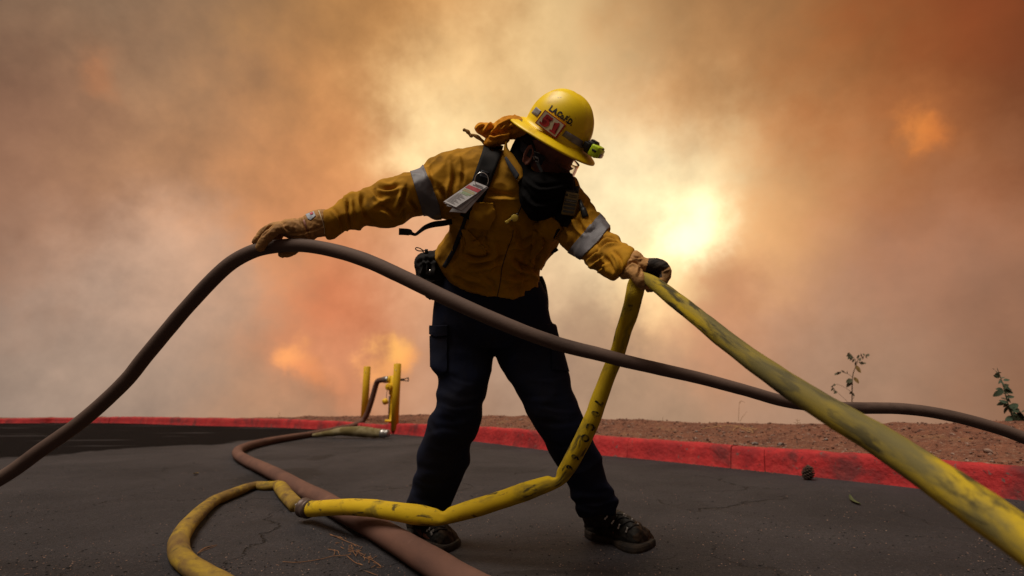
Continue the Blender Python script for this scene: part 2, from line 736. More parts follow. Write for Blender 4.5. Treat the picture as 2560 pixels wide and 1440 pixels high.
def rmesh(rings, cap=True):
    me = mesh_from(*ring_mesh(rings, cap))
    bm = bmesh.new()
    bm.from_mesh(me)
    bmesh.ops.recalc_face_normals(bm, faces=bm.faces[:])
    bm.to_mesh(me)
    bm.free()
    return me


def tube(pts, r, nr=10, k=0):
    pts = [Vector(p) for p in pts]
    if k:
        pts = [Vector(p) for p in crom(pts, k)]
    rad = r if isinstance(r, (list, tuple)) else [r] * len(pts)
    return rmesh(tube_rings(pts, rad, nr, cap_round=False))


def text_mesh(s, bold=0.0):
    cu = bpy.data.curves.new('t', 'FONT')
    cu.body = s
    cu.size = 1.0
    cu.offset = bold
    cu.resolution_u = 3
    o = bpy.data.objects.new('t', cu)
    COL.objects.link(o)
    dg = bpy.context.evaluated_depsgraph_get()
    me = bpy.data.meshes.new_from_object(o.evaluated_get(dg))
    bpy.data.objects.remove(o)
    bpy.data.curves.remove(cu)
    return me


def lay_text(s, origin, ux, uy, bvh, off=0.0012, width=1.0, bold=0.0, cuts=1, dflt=1.7):
    """lettering laid on a surface: origin bearing, ux/uy bearings of the text's unit axes"""
    me = text_mesh(s, bold)
    bm = bmesh.new()
    bm.from_mesh(me)
    bmesh.ops.triangulate(bm, faces=bm.faces[:])
    for _ in range(cuts):
        bmesh.ops.subdivide_edges(bm, edges=bm.edges[:], cuts=1, use_grid_fill=True)
    for v in bm.verts:
        x = origin[0] + ux[0] * v.co.x * width + uy[0] * v.co.y
        y = origin[1] + ux[1] * v.co.x * width + uy[1] * v.co.y
        p, nn = hit(bvh, x, y, dflt)
        v.co = p + (CP - p).normalized() * off
    bm.to_mesh(me)
    bm.free()
    return me


# ------------------------------------------------------------------ palette
M = {}
M['jacket'] = mat('jacket_cloth', (0.40, 0.190, 0.010), 0.85, (0.27, 0.122, 0.008), 9, vramp=(0.42, 0.72), bump=0.25, bscale=260, bdist=0.001, spec=0.15,
                  stains=[((0.10, 0.048, 0.008), 6.5, 0.53, 0.70, 0.6), ((0.58, 0.34, 0.02), 4.0, 0.5, 0.8, 0.4), ((0.06, 0.034, 0.012), 15.0, 0.60, 0.72, 0.5)])
M['jacket_dark'] = mat('jacket_cloth_grimy', (0.36, 0.185, 0.012), 0.85, (0.24, 0.115, 0.010), 12, bump=0.25, bscale=260, bdist=0.001, spec=0.15,
                       stains=[((0.07, 0.035, 0.008), 8.0, 0.52, 0.7, 0.6)])
M['reflect'] = mat('reflective_tape', (0.14, 0.128, 0.136), 0.6, (0.10, 0.092, 0.098), 14, spec=0.5, bump=0.1, bscale=300, bdist=0.0006)
M['trousers'] = mat('navy_trouser_cloth', (0.010, 0.013, 0.030), 0.9, (0.014, 0.014, 0.022), 7, bump=0.2, bscale=300, bdist=0.001, spec=0.12,
                    stains=[((0.035, 0.018, 0.010), 9.0, 0.62, 0.78, 0.3)])
M['black'] = mat('black_webbing', (0.010, 0.009, 0.009), 0.85, (0.018, 0.015, 0.014), 20, spec=0.15, bump=0.2, bscale=300, bdist=0.001)
M['charcoal'] = mat('charcoal_webbing', (0.03, 0.032, 0.042), 0.8, (0.02, 0.02, 0.025), 30, spec=0.2)
M['mask'] = mat('black_shroud_cloth', (0.0045, 0.004, 0.004), 0.98, (0.007, 0.006, 0.006), 12, spec=0.08)
M['helmet'] = mat('yellow_helmet_shell', (0.95, 0.66, 0.004), 0.40, (0.86, 0.56, 0.004), 10, spec=0.4, bump=0.06, bscale=70, bdist=0.002,
                  stains=[((0.20, 0.10, 0.01), 40.0, 0.66, 0.71, 0.8), ((0.60, 0.32, 0.006), 16.0, 0.56, 0.70, 0.6)])
M['shroud'] = mat('orange_neck_shroud_cloth', (0.66, 0.27, 0.016), 0.85, (0.50, 0.19, 0.012), 16, bump=0.2, bscale=220, bdist=0.001, spec=0.12)
M['shroud_tie'] = mat('tan_tie_cloth', (0.40, 0.22, 0.07), 0.85, (0.25, 0.13, 0.04), 30, spec=0.12)
M['plate'] = mat('cream_plate', (0.70, 0.60, 0.40), 0.5, (0.58, 0.48, 0.31), 40, spec=0.35)
M['plate_red'] = mat('red_plate_print', (0.48, 0.028, 0.026), 0.5, (0.34, 0.02, 0.02), 60, spec=0.35)
M['ink'] = mat('black_print', (0.012, 0.012, 0.016), 0.6, (0.03, 0.025, 0.02), 60)
M['brown_ink'] = mat('brown_print', (0.10, 0.055, 0.012), 0.6, (0.07, 0.04, 0.01), 60)
M['grey_tape'] = mat('grey_helmet_tape', (0.27, 0.245, 0.235), 0.5, (0.17, 0.15, 0.14), 30, spec=0.4)
M['lamp_black'] = mat('headlamp_black', (0.012, 0.012, 0.011), 0.5, (0.022, 0.02, 0.018), 80, spec=0.35)
M['lamp_green'] = mat('headlamp_lime_plastic', (0.60, 0.82, 0.02), 0.4, (0.52, 0.72, 0.02), 90, spec=0.4)
M['lamp_lens'] = mat('headlamp_lens', (0.35, 0.33, 0.28), 0.15, (0.28, 0.26, 0.22), 60, spec=0.5)
M['skin'] = mat('sooty_skin', (0.24, 0.088, 0.056), 0.6, (0.16, 0.058, 0.038), 30, spec=0.3, bump=0.1, bscale=200, bdist=0.001)
M['hair'] = mat('short_dark_hair', (0.016, 0.011, 0.008), 0.9, (0.03, 0.02, 0.014), 60, spec=0.1, bump=0.6, bscale=160, bdist=0.004)
M['glove'] = mat('tan_leather_glove', (0.42, 0.215, 0.070), 0.75, (0.26, 0.13, 0.045), 18, bump=0.3, bscale=120, bdist=0.0015, spec=0.2,
                 stains=[((0.055, 0.033, 0.018), 13.0, 0.55, 0.72, 0.75)])
M['glove_dark'] = mat('black_glove_leather', (0.016, 0.012, 0.010), 0.75, (0.04, 0.027, 0.018), 18, bump=0.3, bscale=120, bdist=0.0015, spec=0.2)
M['label_blue'] = mat('glove_label_cloth', (0.40, 0.42, 0.46), 0.7, (0.3, 0.32, 0.37), 80)
M['label_red'] = mat('glove_label_red', (0.5, 0.06, 0.09), 0.7, (0.4, 0.05, 0.07), 80)
M['metal'] = mat('dull_metal', (0.42, 0.40, 0.38), 0.4, (0.25, 0.23, 0.21), 60, metallic=0.9, spec=0.5)
M['bright_metal'] = mat('bright_metal', (0.75, 0.73, 0.70), 0.25, (0.6, 0.58, 0.55), 60, metallic=0.9, spec=0.5)
M['boot'] = mat('black_boot_leather', (0.011, 0.010, 0.009), 0.7, (0.022, 0.018, 0.014), 30, bump=0.3, bscale=140, bdist=0.002, spec=0.25,
                stains=[((0.075, 0.045, 0.024), 14.0, 0.52, 0.68, 0.6)])
M['boot_toe'] = mat('muddy_boot_toe_leather', (0.020, 0.014, 0.010), 0.85, (0.060, 0.034, 0.018), 22, bump=0.4, bscale=140, bdist=0.002, spec=0.15)
M['sole'] = mat('boot_rubber', (0.014, 0.011, 0.009), 0.85, (0.036, 0.024, 0.016), 26, bump=0.4, bscale=120, bdist=0.002, spec=0.2)
M['lens'] = mat('clear_goggle_lens', (0.9, 0.88, 0.86), 0.06, (0.85, 0.8, 0.75), 30)
_b = M['lens'].node_tree.nodes['Principled BSDF']
_b.inputs['Transmission Weight'].default_value = 1.0
_b.inputs['IOR'].default_value = 1.15
M['paper'] = mat('laminated_card_white', (0.68, 0.66, 0.66), 0.35, (0.55, 0.53, 0.53), 30, spec=0.5)
M['card_edge'] = mat('card_brown_edge', (0.22, 0.11, 0.085), 0.5, (0.32, 0.2, 0.17), 60)
M['card_red'] = mat('card_red_print', (0.62, 0.12, 0.14), 0.4, (0.52, 0.10, 0.11), 90)
M['card_yellow'] = mat('card_yellow_print', (0.60, 0.52, 0.26), 0.4, (0.50, 0.45, 0.24), 90)
M['card_green'] = mat('card_green_print', (0.42, 0.55, 0.32), 0.4, (0.36, 0.48, 0.28), 90)
M['card_grey'] = mat('card_grey_print', (0.16, 0.14, 0.15), 0.5, (0.24, 0.22, 0.22), 90)
M['whistle'] = mat('pale_yellow_plastic', (0.72, 0.52, 0.08), 0.4, (0.60, 0.42, 0.06), 60, spec=0.4)
M['radio'] = mat('olive_radio_plastic', (0.13, 0.085, 0.022), 0.6, (0.10, 0.062, 0.018), 60, spec=0.3)
M['radio_dark'] = mat('radio_dark_grille', (0.022, 0.018, 0.013), 0.7, (0.03, 0.024, 0.017), 60)
M['radio_print'] = mat('radio_pale_print', (0.20, 0.16, 0.11), 0.7, (0.15, 0.12, 0.08), 60)


# ------------------------------------------------------------------ setting: road, kerb, bare earth verge
def PY(x, y, Y):
    r = FW + RT * ((x - 1280) / FPX) + UP * ((720 - y) / FPX)
    return CP + r * (Y / r.y)


KB = [(0, 1058), (150, 1057), (300, 1058), (500, 1064), (700, 1069), (850, 1077), (900, 1080), (965, 1084), (1020, 1088), (1190, 1104), (1360, 1125), (1556, 1143),
      (1700, 1157), (1840, 1172), (2020, 1191), (2200, 1211), (2380, 1231), (2560, 1252)]
KT = [(0, 1046), (300, 1042), (500, 1045), (700, 1048), (840, 1052), (900, 1058), (955, 1062), (966, 1057), (1020, 1059), (1200, 1066), (1330, 1076), (1556, 1094), (1800, 1109), (2200, 1137), (2540, 1162), (2700, 1172)]
CRY = [(-400, 1052), (0, 1052), (300, 1049), (500, 1048), (640, 1046), (760, 1042), (900, 1041), (1030, 1037), (1200, 1040), (1330, 1042), (1550, 1050), (1700, 1055), (2000, 1062), (2200, 1062),
       (2313, 1060), (2480, 1054), (2700, 1050), (3400, 1046)]
kpts = [G(x, y) for x, y in KB]
kx = [x for x, y in KB]
kpts = [Vector((-60, kpts[0].y + 3.0, 0)), Vector((-32, kpts[0].y + 1.2, 0)), Vector((-20, kpts[0].y + 0.4, 0))] + kpts
kx = [-2600, -1100, -450] + kx
e = kpts[-1]
kpts += [Vector((e.x + 0.55, e.y - 0.9, 0)), Vector((e.x + 1.2, e.y - 2.3, 0)), Vector((e.x + 2.2, e.y - 6, 0)), Vector((e.x + 3.0, e.y - 16, 0))]
kx += [3100, 3600, 4200, 5000]
KS = crom([(p.x, p.y, x) for p, x in zip(kpts, kx)], 14)


def interp(tab, x):
    return float(np.interp(x, [t[0] for t in tab], [t[1] for t in tab]))


def elev_z(x, y, pt):
    """height of a point standing over pt that is seen at bearing y"""
    r = FW + RT * ((x - 1280) / FPX) + UP * ((720 - y) / FPX)
    rho = math.hypot(pt.x, pt.y)
    return CH + rho * r.z / math.hypot(r.x, r.y)


kerb_line = []
for i, (X, Y, xx) in enumerate(KS):
    a = KS[max(i - 1, 0)]
    b = KS[min(i + 1, len(KS) - 1)]
    t = Vector((b[0] - a[0], b[1] - a[1], 0)).normalized()
    out = Vector((-t.y, t.x, 0))           # away from the road
    p = Vector((X, Y, 0))
    bk = p + out * 0.16
    xq = float(np.clip(xx, 0, 2600))
    h = elev_z(xq, interp(KT, xq), bk)
    h = min(max(h, 0.10), 0.20)
    kerb_line.append((p, t, out, h, xx))

# road surface, closed by the kerb line
M['road'] = bpy.data.materials.new('worn_asphalt')
M['road'].use_nodes = True
nt = M['road'].node_tree
nn, ll = nt.nodes, nt.links
bs = nn['Principled BSDF']
bs.inputs['Specular IOR Level'].default_value = 0.22
geo = N(nn, 'ShaderNodeTexCoord')


def noise_node(scale, det=6, rough=0.6, dist=0.3, src=None):
    t = N(nn, 'ShaderNodeTexNoise')
    t.inputs['Scale'].default_value = scale
    t.inputs['Detail'].default_value = det
    t.inputs['Roughness'].default_value = rough
    t.inputs['Distortion'].default_value = dist
    ll.new(src if src else geo.outputs['Object'], t.inputs['Vector'])
    return t


def rng(sock, a, b, c=0.0, d=1.0):
    r = N(nn, 'ShaderNodeMapRange')
    r.inputs['From Min'].default_value = a
    r.inputs['From Max'].default_value = b
    r.inputs['To Min'].default_value = c
    r.inputs['To Max'].default_value = d
    ll.new(sock, r.inputs['Value'])
    return r.outputs[0]


def mixc(fac, A, B):
    m = N(nn, 'ShaderNodeMix', data_type='RGBA')
    ll.new(fac, m.inputs['Factor'])
    for s, v in ((6, A), (7, B)):
        if isinstance(v, tuple):
            m.inputs[s].default_value = (*v, 1)
        else:
            ll.new(v, m.inputs[s])
    return m.outputs[2]


def mth(op, a, b=None):
    m = N(nn, 'ShaderNodeMath', operation=op)
    for i, v in enumerate((a, b)):
        if v is None:
            continue
        if isinstance(v, (int, float)):
            m.inputs[i].default_value = v
        else:
            ll.new(v, m.inputs[i])
    return m.outputs[0]


c = mixc(rng(noise_node(1.3, 7).outputs['Fac'], 0.35, 0.68), (0.0185, 0.0165, 0.0190), (0.041, 0.0355, 0.0385))
c = mixc(rng(noise_node(60, 4, 0.7).outputs['Fac'], 0.45, 0.68, 0, 0.75), c, (0.012, 0.0105, 0.011))
c = mixc(rng(noise_node(190, 2, 0.6).outputs['Fac'], 0.55, 0.72, 0, 0.6), c, (0.085, 0.074, 0.072))
c = mixc(rng(noise_node(5.0, 6, 0.65, 0.6).outputs['Fac'], 0.50, 0.70, 0, 0.55), c, (0.020, 0.017, 0.0175))
vor = N(nn, 'ShaderNodeTexVoronoi')
vor.inputs['Scale'].default_value = 75
ll.new(geo.outputs['Object'], vor.inputs['Vector'])
sp = mth('MULTIPLY', rng(vor.outputs['Distance'], 0.10, 0.20, 1, 0), rng(noise_node(23, 2).outputs['Fac'], 0.50, 0.62))
c = mixc(mth('MULTIPLY', sp, 0.8), c, (0.17, 0.155, 0.145))
# dust film away from the wheels
c = mixc(rng(noise_node(0.55, 5, 0.55, 0.8).outputs['Fac'], 0.48, 0.72, 0, 0.45), c, (0.070, 0.060, 0.062))
# newer dark patch along the far kerb: a strip with an edge of its own
sep = N(nn, 'ShaderNodeSeparateXYZ')
ll.new(geo.outputs['Object'], sep.inputs[0])
n_edge = noise_node(0.9, 5)
side = mth('ADD', mth('ADD', mth('MULTIPLY', mth('ADD', sep.outputs['X'], 5.0), -0.835), mth('MULTIPLY', mth('ADD', sep.outputs['Y'], -5.1), 0.55)), mth('MULTIPLY', mth('ADD', n_edge.outputs['Fac'], -0.5), 2.4))
wet = rng(side, -0.08, 0.10)
wet = mth('MULTIPLY', wet, rng(sep.outputs['Y'], 4.0, 5.2))
streak = N(nn, 'ShaderNodeMapping')
streak.inputs['Scale'].default_value = (0.35, 2.2, 1)
ll.new(geo.outputs['Object'], streak.inputs[0])
wet = mth('MULTIPLY', wet, rng(noise_node(1.0, 3, 0.5, 0.2, streak.outputs[0]).outputs['Fac'], 0.30, 0.40))
c = mixc(wet, c, (0.0085, 0.0070, 0.0068))
# damp spot by the kerb and oil drops
def blob(px, py, rx, ry, seed):
    g = G(px, py)
    dx = mth('DIVIDE', mth('ADD', sep.outputs['X'], -g.x), rx)
    dy = mth('DIVIDE', mth('ADD', sep.outputs['Y'], -g.y), ry)
    r = mth('ADD', mth('ADD', mth('MULTIPLY', dx, dx), mth('MULTIPLY', dy, dy)), mth('MULTIPLY', mth('ADD', noise_node(7 + seed, 4).outputs['Fac'], -0.5), 2.2))
    return rng(r, 0.6, 1.1, 1, 0)
for (px, py, rx, ry, k) in ((800, 1144, 0.10, 0.28, 1), (975, 1086, 0.6, 0.35, 2), (700, 1190, 0.30, 0.5, 3), (1480, 1432, 0.14, 0.04, 4), (1330, 1432, 0.10, 0.03, 5)):
    c = mixc(mth('MULTIPLY', blob(px, py, rx, ry, k), 0.75), c, (0.012, 0.010, 0.010))
# cracks
wv = N(nn, 'ShaderNodeVectorMath', operation='MULTIPLY_ADD')
nw_ = noise_node(2.2, 5)
ll.new(nw_.outputs['Color'], wv.inputs[0])
wv.inputs[1].default_value = (0.55, 0.55, 0)
ll.new(geo.outputs['Object'], wv.inputs[2])
cr = N(nn, 'ShaderNodeTexVoronoi', feature='DISTANCE_TO_EDGE')
cr.inputs['Scale'].default_value = 0.75
ll.new(wv.outputs[0], cr.inputs['Vector'])
cm = mth('MULTIPLY', rng(cr.outputs['Distance'], 0.0008, 0.0045, 1, 0), rng(noise_node(1.1, 4).outputs['Fac'], 0.46, 0.56))
c = mixc(mth('MULTIPLY', cm, 0.65), c, (0.008, 0.007, 0.007))
ll.new(c, bs.inputs['Base Color'])
ll.new(rng(wet, 0, 1, 0.82, 0.95), bs.inputs['Roughness'])
ll.new(rng(wet, 0, 1, 0.24, 0.02), bs.inputs['Specular IOR Level'])
hgt = mth('ADD', mth('ADD', mth('MULTIPLY', noise_node(85, 4, 0.7).outputs['Fac'], 0.9), mth('MULTIPLY', noise_node(14, 5).outputs['Fac'], 1.4)), mth('MULTIPLY', cm, -1.6))
bp = N(nn, 'ShaderNodeBump')
bp.inputs['Strength'].default_value = 1.0
bp.inputs['Distance'].default_value = 0.012
ll.new(hgt, bp.inputs['Height'])
ll.new(bp.outputs[0], bs.inputs['Normal'])

bm = bmesh.new()
vs = [bm.verts.new(p + out * 0.05) for (p, t, out, h, x) in kerb_line]
back = [Vector((kerb_line[-1][0].x, -30, 0)), Vector((-60, -30, 0))]
vs += [bm.verts.new(p) for p in back]
f = bm.faces.new(vs)
bmesh.ops.triangulate(bm, faces=[f])
bmesh.ops.recalc_face_normals(bm, faces=bm.faces[:])
for f in bm.faces:
    if f.normal.z < 0:
        f.normal_flip()
road = link('road', bm_to_mesh(bm), M['road'], smooth=False)
tag(road, kind='structure')

# kerb: a run of red-painted concrete lengths
M['kerb'] = mat('red_kerb_paint', (0.40, 0.024, 0.024), 0.8, (0.25, 0.016, 0.018), 3.6, vramp=(0.4, 0.66), bump=0.9, bscale=26, bdist=0.014, spec=0.25,
                stains=[((0.085, 0.022, 0.022), 2.2, 0.53, 0.64, 0.8), ((0.50, 0.065, 0.05), 6.0, 0.55, 0.75, 0.5), ((0.10, 0.075, 0.065), 17.0, 0.63, 0.68, 0.85), ((0.045, 0.02, 0.02), 38.0, 0.60, 0.68, 0.6)])
kerb = empty('kerb', (0, 0, 0))
tag(kerb, kind='structure')
joints = [-2600, -1700, -1100, -700, -450, -220, 0, 130, 265, 400, 520, 640, 760, 900, 964, 1200, 1563, 1826, 1909, 2300, 2640, 3000, 3300, 3600, 3900, 4200, 5000]
prof = [(-0.004, -0.04), (0.0, 0.0), (0.010, 0.45), (0.020, 0.80), (0.030, 0.93), (0.046, 0.99), (0.075, 1.0), (0.12, 1.0), (0.155, 0.985), (0.165, 0.90), (0.165, -0.3)]
fine_line = []
for i in range(len(kerb_line) - 1):
    p0, t0, o0, h0, x0 = kerb_line[i]
    p1, t1, o1, h1, x1 = kerb_line[i + 1]
    n = max(1, int((p1 - p0).length / 0.05)) if -100 < x0 < 2700 else 1
    for j in range(n):
        u = j / n
        fine_line.append((p0.lerp(p1, u), t0.lerp(t1, u).normalized(), o0.lerp(o1, u).normalized(), h0 + (h1 - h0) * u, x0 + (x1 - x0) * u))
for a, b in zip(joints[:-1], joints[1:]):
    seg = [q for q in fine_line if a <= q[4] < b]
    if len(seg) < 2:
        continue
    gap = 0.005
    nxt = [q for q in fine_line if q[4] >= b][:1]
    if nxt:
        seg = seg + [(nxt[0][0] - nxt[0][1] * gap, *nxt[0][1:])]
    dz = random.uniform(-0.006, 0.006)
    do = random.uniform(-0.006, 0.006)
    rings = []
    for (p, t, out, h, x) in seg:
        r = []
        for (o, z) in prof:
            q = p + out * (o + do) + Vector((0, 0, z * (h + dz)))
            w = 0.014 * noise.noise(q * 4.0) + 0.009 * noise.noise(q * 14.0) + 0.004 * noise.noise(q * 40.0)
            q = q + out * w + Vector((0, 0, w * 0.5 if z > 0.5 else 0))
            r.append(q)
        rings.append(r)
    V = [tuple(q) for r in rings for q in r]
    npf = len(prof)
    Fc = []
    for i in range(len(rings) - 1):
        for j in range(npf - 1):
            k = i * npf + j
            Fc.append((k, k + npf, k + npf + 1, k + 1))
    Fc.append(tuple(range(npf)))
    Fc.append(tuple(range((len(rings) - 1) * npf, len(rings) * npf))[::-1])
    me = mesh_from(V, Fc)
    bm = bmesh.new()
    bm.from_mesh(me)
    bmesh.ops.recalc_face_normals(bm, faces=bm.faces[:])
    bm.to_mesh(me)
    bm.free()
    o = link('kerb_segment', me, M['kerb'], kerb)
    md = o.modifiers.new('bevel_shade', 'EDGE_SPLIT')
    md.split_angle = math.radians(50)

# bare earth verge that rises to a lip and drops into the canyon behind
M['dirt'] = mat('red_brown_earth', (0.205, 0.084, 0.050), 0.95, (0.125, 0.053, 0.035), 7.0, vramp=(0.35, 0.7), bump=1.0, bscale=42, bdist=0.03, spec=0.1,
                stains=[((0.30, 0.185, 0.125), 30.0, 0.54, 0.70, 0.8), ((0.27, 0.155, 0.075), 3.0, 0.55, 0.75, 0.6), ((0.045, 0.026, 0.020), 48.0, 0.55, 0.68, 0.85)])
TO = [0.13, 0.18, 0.24, 0.32, 0.40, 0.48, 0.56, 0.64, 0.72, 0.80, 0.88, 0.96, 1.04, 1.12, 1.20, 1.28, 1.36, 1.44, 1.52, 1.62, 1.75, 1.95, 2.3, 3.0, 5, 10, 22, 50, 110]
TC = 1.36
DLINE = []
acc_ = 1e9
for q in fine_line:
    if DLINE and (q[0] - DLINE[-1][0]).length < 0.075:
        continue
    DLINE.append(q)


def dirt_point(p, out, h, xx, t):
    B = p + out * TC
    zc = 0.25
    for _ in range(3):
        x, y, d = proj([[B.x, B.y, zc]])
        xq = float(np.clip(x[0], -400, 3400)) if d[0] > 0.3 else 3400.0
        if d[0] > 0.3:
            zc = elev_z(xq, interp(CRY, xq), B)
        zc = min(max(zc, 0.08), 0.42)
    q = p + out * t
    if t <= TC:
        u = (t - 0.13) / (TC - 0.13)
        z = (h - 0.015) + (zc - h + 0.015) * (0.62 * u + 0.38 * u * u)
    else:
        z = zc - 0.02 * (t - TC) - 0.45 * max(0, t - TC - 0.12)
    a = 0.026 if t > 0.2 else 0.008
    if 0.15 < t < 3.2:
        z += a * noise.noise(Vector((q.x, q.y, 0)) * 3.0) + a * 0.8 * noise.noise(Vector((q.x, q.y, 3)) * 9.0) + a * 0.5 * noise.noise(Vector((q.x, q.y, 5)) * 21.0)
    return Vector((q.x, q.y, z))


rows = []
for (p, t, out, h, xx) in DLINE:
    rows.append([dirt_point(p, out, h, xx, tt) for tt in TO])
V = [tuple(q) for r in rows for q in r]
nc = len(TO)
Fc = [(i * nc + j, i * nc + j + 1, (i + 1) * nc + j + 1, (i + 1) * nc + j) for i in range(len(rows) - 1) for j in range(nc - 1)]
me = mesh_from(V, Fc)
bm = bmesh.new()
bm.from_mesh(me)
bmesh.ops.recalc_face_normals(bm, faces=bm.faces[:])
if sum(f.normal.z for f in bm.faces) < 0:
    bmesh.ops.reverse_faces(bm, faces=bm.faces[:])
bm.to_mesh(me)
bm.free()
verge = link('earth_verge', me, M['dirt'])
tag(verge, kind='structure')
VERGE = bvh_of(me)


def on_verge(x, y):
    p, n_ = hit(VERGE, x, y, 5)
    return p


def pebble(bm, c, s, rnd, squash=0.6):
    ico = bmesh.ops.create_icosphere(bm, subdivisions=1, radius=1.0)
    ax = Matrix.Rotation(rnd.uniform(0, 6.28), 3, 'Z') @ Matrix.Rotation(rnd.uniform(-0.4, 0.4), 3, 'X')
    sx, sy, sz = s * rnd.uniform(0.7, 1.3), s * rnd.uniform(0.7, 1.2), s * squash * rnd.uniform(0.7, 1.2)
    for v in ico['verts']:
        k = 1 + rnd.uniform(-0.22, 0.22)
        v.co = Vector(c) + ax @ Vector((v.co.x * sx * k, v.co.y * sy * k, v.co.z * sz * k))


M['gravel'] = mat('pale_gravel', (0.28, 0.19, 0.145), 0.85, (0.15, 0.075, 0.052), 9, vramp=(0.35, 0.65))
M['clod'] = mat('dark_earth_clods', (0.095, 0.042, 0.028), 0.95, (0.16, 0.075, 0.048), 9)
M['rock'] = mat('grey_stone', (0.20, 0.165, 0.145), 0.9, (0.11, 0.075, 0.06), 18, bump=0.5, bscale=50, bdist=0.006)
rnd = random.Random(3)
_ico = bmesh.new()
bmesh.ops.create_icosphere(_ico, subdivisions=1, radius=1.0)
ICO_V = np.array([v.co[:] for v in _ico.verts])
ICO_F = np.array([[v.index for v in f.verts] for f in _ico.faces])
_ico.free()


def scatter(cs, ss, rs, squash=0.6):
    """many small stones as one mesh"""
    g = np.random.default_rng(rs)
    n = len(cs)
    V = np.repeat(ICO_V[None], n, 0) * (1 + g.uniform(-.25, .25, (n, 12, 1)))
    V *= np.stack([g.uniform(.7, 1.35, n), g.uniform(.7, 1.2, n), squash * g.uniform(.7, 1.2, n)], 1)[:, None, :]
    a_ = g.uniform(0, 6.28, n)
    c_, s_ = np.cos(a_)[:, None], np.sin(a_)[:, None]
    V = np.stack([V[..., 0] * c_ - V[..., 1] * s_, V[..., 0] * s_ + V[..., 1] * c_, V[..., 2]], -1)
    V = V * np.array(ss)[:, None, None] + np.array([tuple(c) for c in cs])[:, None, :]
    Fq = (ICO_F[None] + (np.arange(n) * 12)[:, None, None]).reshape(-1, 3)
    return mesh_from(V.reshape(-1, 3).tolist(), Fq.tolist())


near_line = [q for q in DLINE if 640 < q[4] < 2850]
for nm, mt, cnt, lab in (('gravel', 'gravel', 5200, 'loose pale gravel scattered over the red earth verge'), ('earth_clods', 'clod', 6500, 'small dark clods of earth littering the verge')):
    cs, ss = [], []
    for _ in range(cnt):
        p, t, out, h, xx = near_line[rnd.randrange(len(near_line))]
        tt = 0.17 + (rnd.random() ** (2.0 if nm == 'gravel' else 0.9)) * 1.3
        q = dirt_point(p + t * rnd.uniform(-.04, .04), out, h, xx, tt)
        s = 0.0025 + 0.013 * rnd.random() ** (4.5 if nm == 'gravel' else 3)
        cs.append(q + Vector((0, 0, s * 0.2)))
        ss.append(s)
    o = link(nm, scatter(cs, ss, 5), M[mt], smooth=False)
    tag(o, lab, 'gravel' if nm == 'gravel' else 'earth', kind='stuff')

# dirt and grit washed up along the foot of the kerb
bm = bmesh.new()
for _ in range(1500):
    p, t, out, h, xx = fine_line[rnd.randrange(len(fine_line))]
    if xx < 500 or xx > 2650:
        continue
    q = p - out * abs(rnd.gauss(0, 0.035)) + t * rnd.uniform(-0.04, 0.04)
    if noise.noise(q * 1.7) < -0.05:
        continue
    s = 0.002 + 0.006 * rnd.random() ** 2
    pebble(bm, q + Vector((0, 0, s * 0.3)), s, rnd)
o = link('kerb_grit', bm_to_mesh(bm), M['clod'], smooth=False)
tag(o, 'brown grit gathered along the foot of the red kerb', 'grit', kind='stuff')
# fine grit on the road
M['ash'] = mat('black_ash', (0.008, 0.007, 0.007), 0.95, (0.016, 0.014, 0.013), 40)
for nm, mt, cnt, s0, s1, sq, lab, cat_ in (('road_grit', 'gravel', 3200, .0009, .0034, .6, 'tiny pale grit scattered over the dark asphalt', 'grit'), ('ash_flakes', 'ash', 2600, .0012, .0055, .35, 'black ash flakes fallen on the asphalt', 'ash')):
    cs, ss = [], []
    while len(cs) < cnt:
        px, py = rnd.uniform(-100, 2660), 1130 + 340 * rnd.random() ** 0.8
        q = G(px, py)
        if noise.noise(q * 2.3) < rnd.uniform(-.5, .3):
            continue
        s_ = s0 + (s1 - s0) * rnd.random() ** 2.5
        cs.append(q + Vector((0, 0, s_ * .25)))
        ss.append(s_)
    tag(link(nm, scatter(cs, ss, 11, sq), M[mt], smooth=False), lab, cat_, kind='stuff')

# larger stones one can pick out on the verge
for (x, y, s, mt, lab) in ((1888, 1112, 0.034, 'rock', 'dark grey stone on the verge just above the kerb'), (1952, 1114, 0.036, 'rock', 'broad flat grey stone just above the kerb, left of the yellow hose'),
                           (1572, 1067, 0.024, 'gravel', 'pale stone on the verge just right of the hanging yellow hose'), (1931, 1118, 0.017, 'gravel', 'small white stone beside the flat grey stone'),
                           (2066, 1100, 0.020, 'rock', 'dull stone on the verge left of the nearest hose'), (2470, 1130, 0.026, 'gravel', 'tan rounded stone on the verge right of the nearest hose'),
                           (1741, 1080, 0.020, 'rock', 'dark stone at the left end of the dry twig'), (1831, 1083, 0.016, 'gravel', 'white stone under the dry twig'), (1303, 1050, 0.026, 'gravel', "pale stone on the verge between the firefighter's legs")):
    bm = bmesh.new()
    q = on_verge(x, y)
    pebble(bm, q + Vector((0, 0, s * 0.25)), s, rnd, 0.55)
    bmesh.ops.subdivide_edges(bm, edges=bm.edges[:], cuts=1, smooth=0.3)
    o = link('stone', bm_to_mesh(bm), M[mt], base=q, smooth=False)
    tag(o, lab, 'stone', 'stones on the verge')


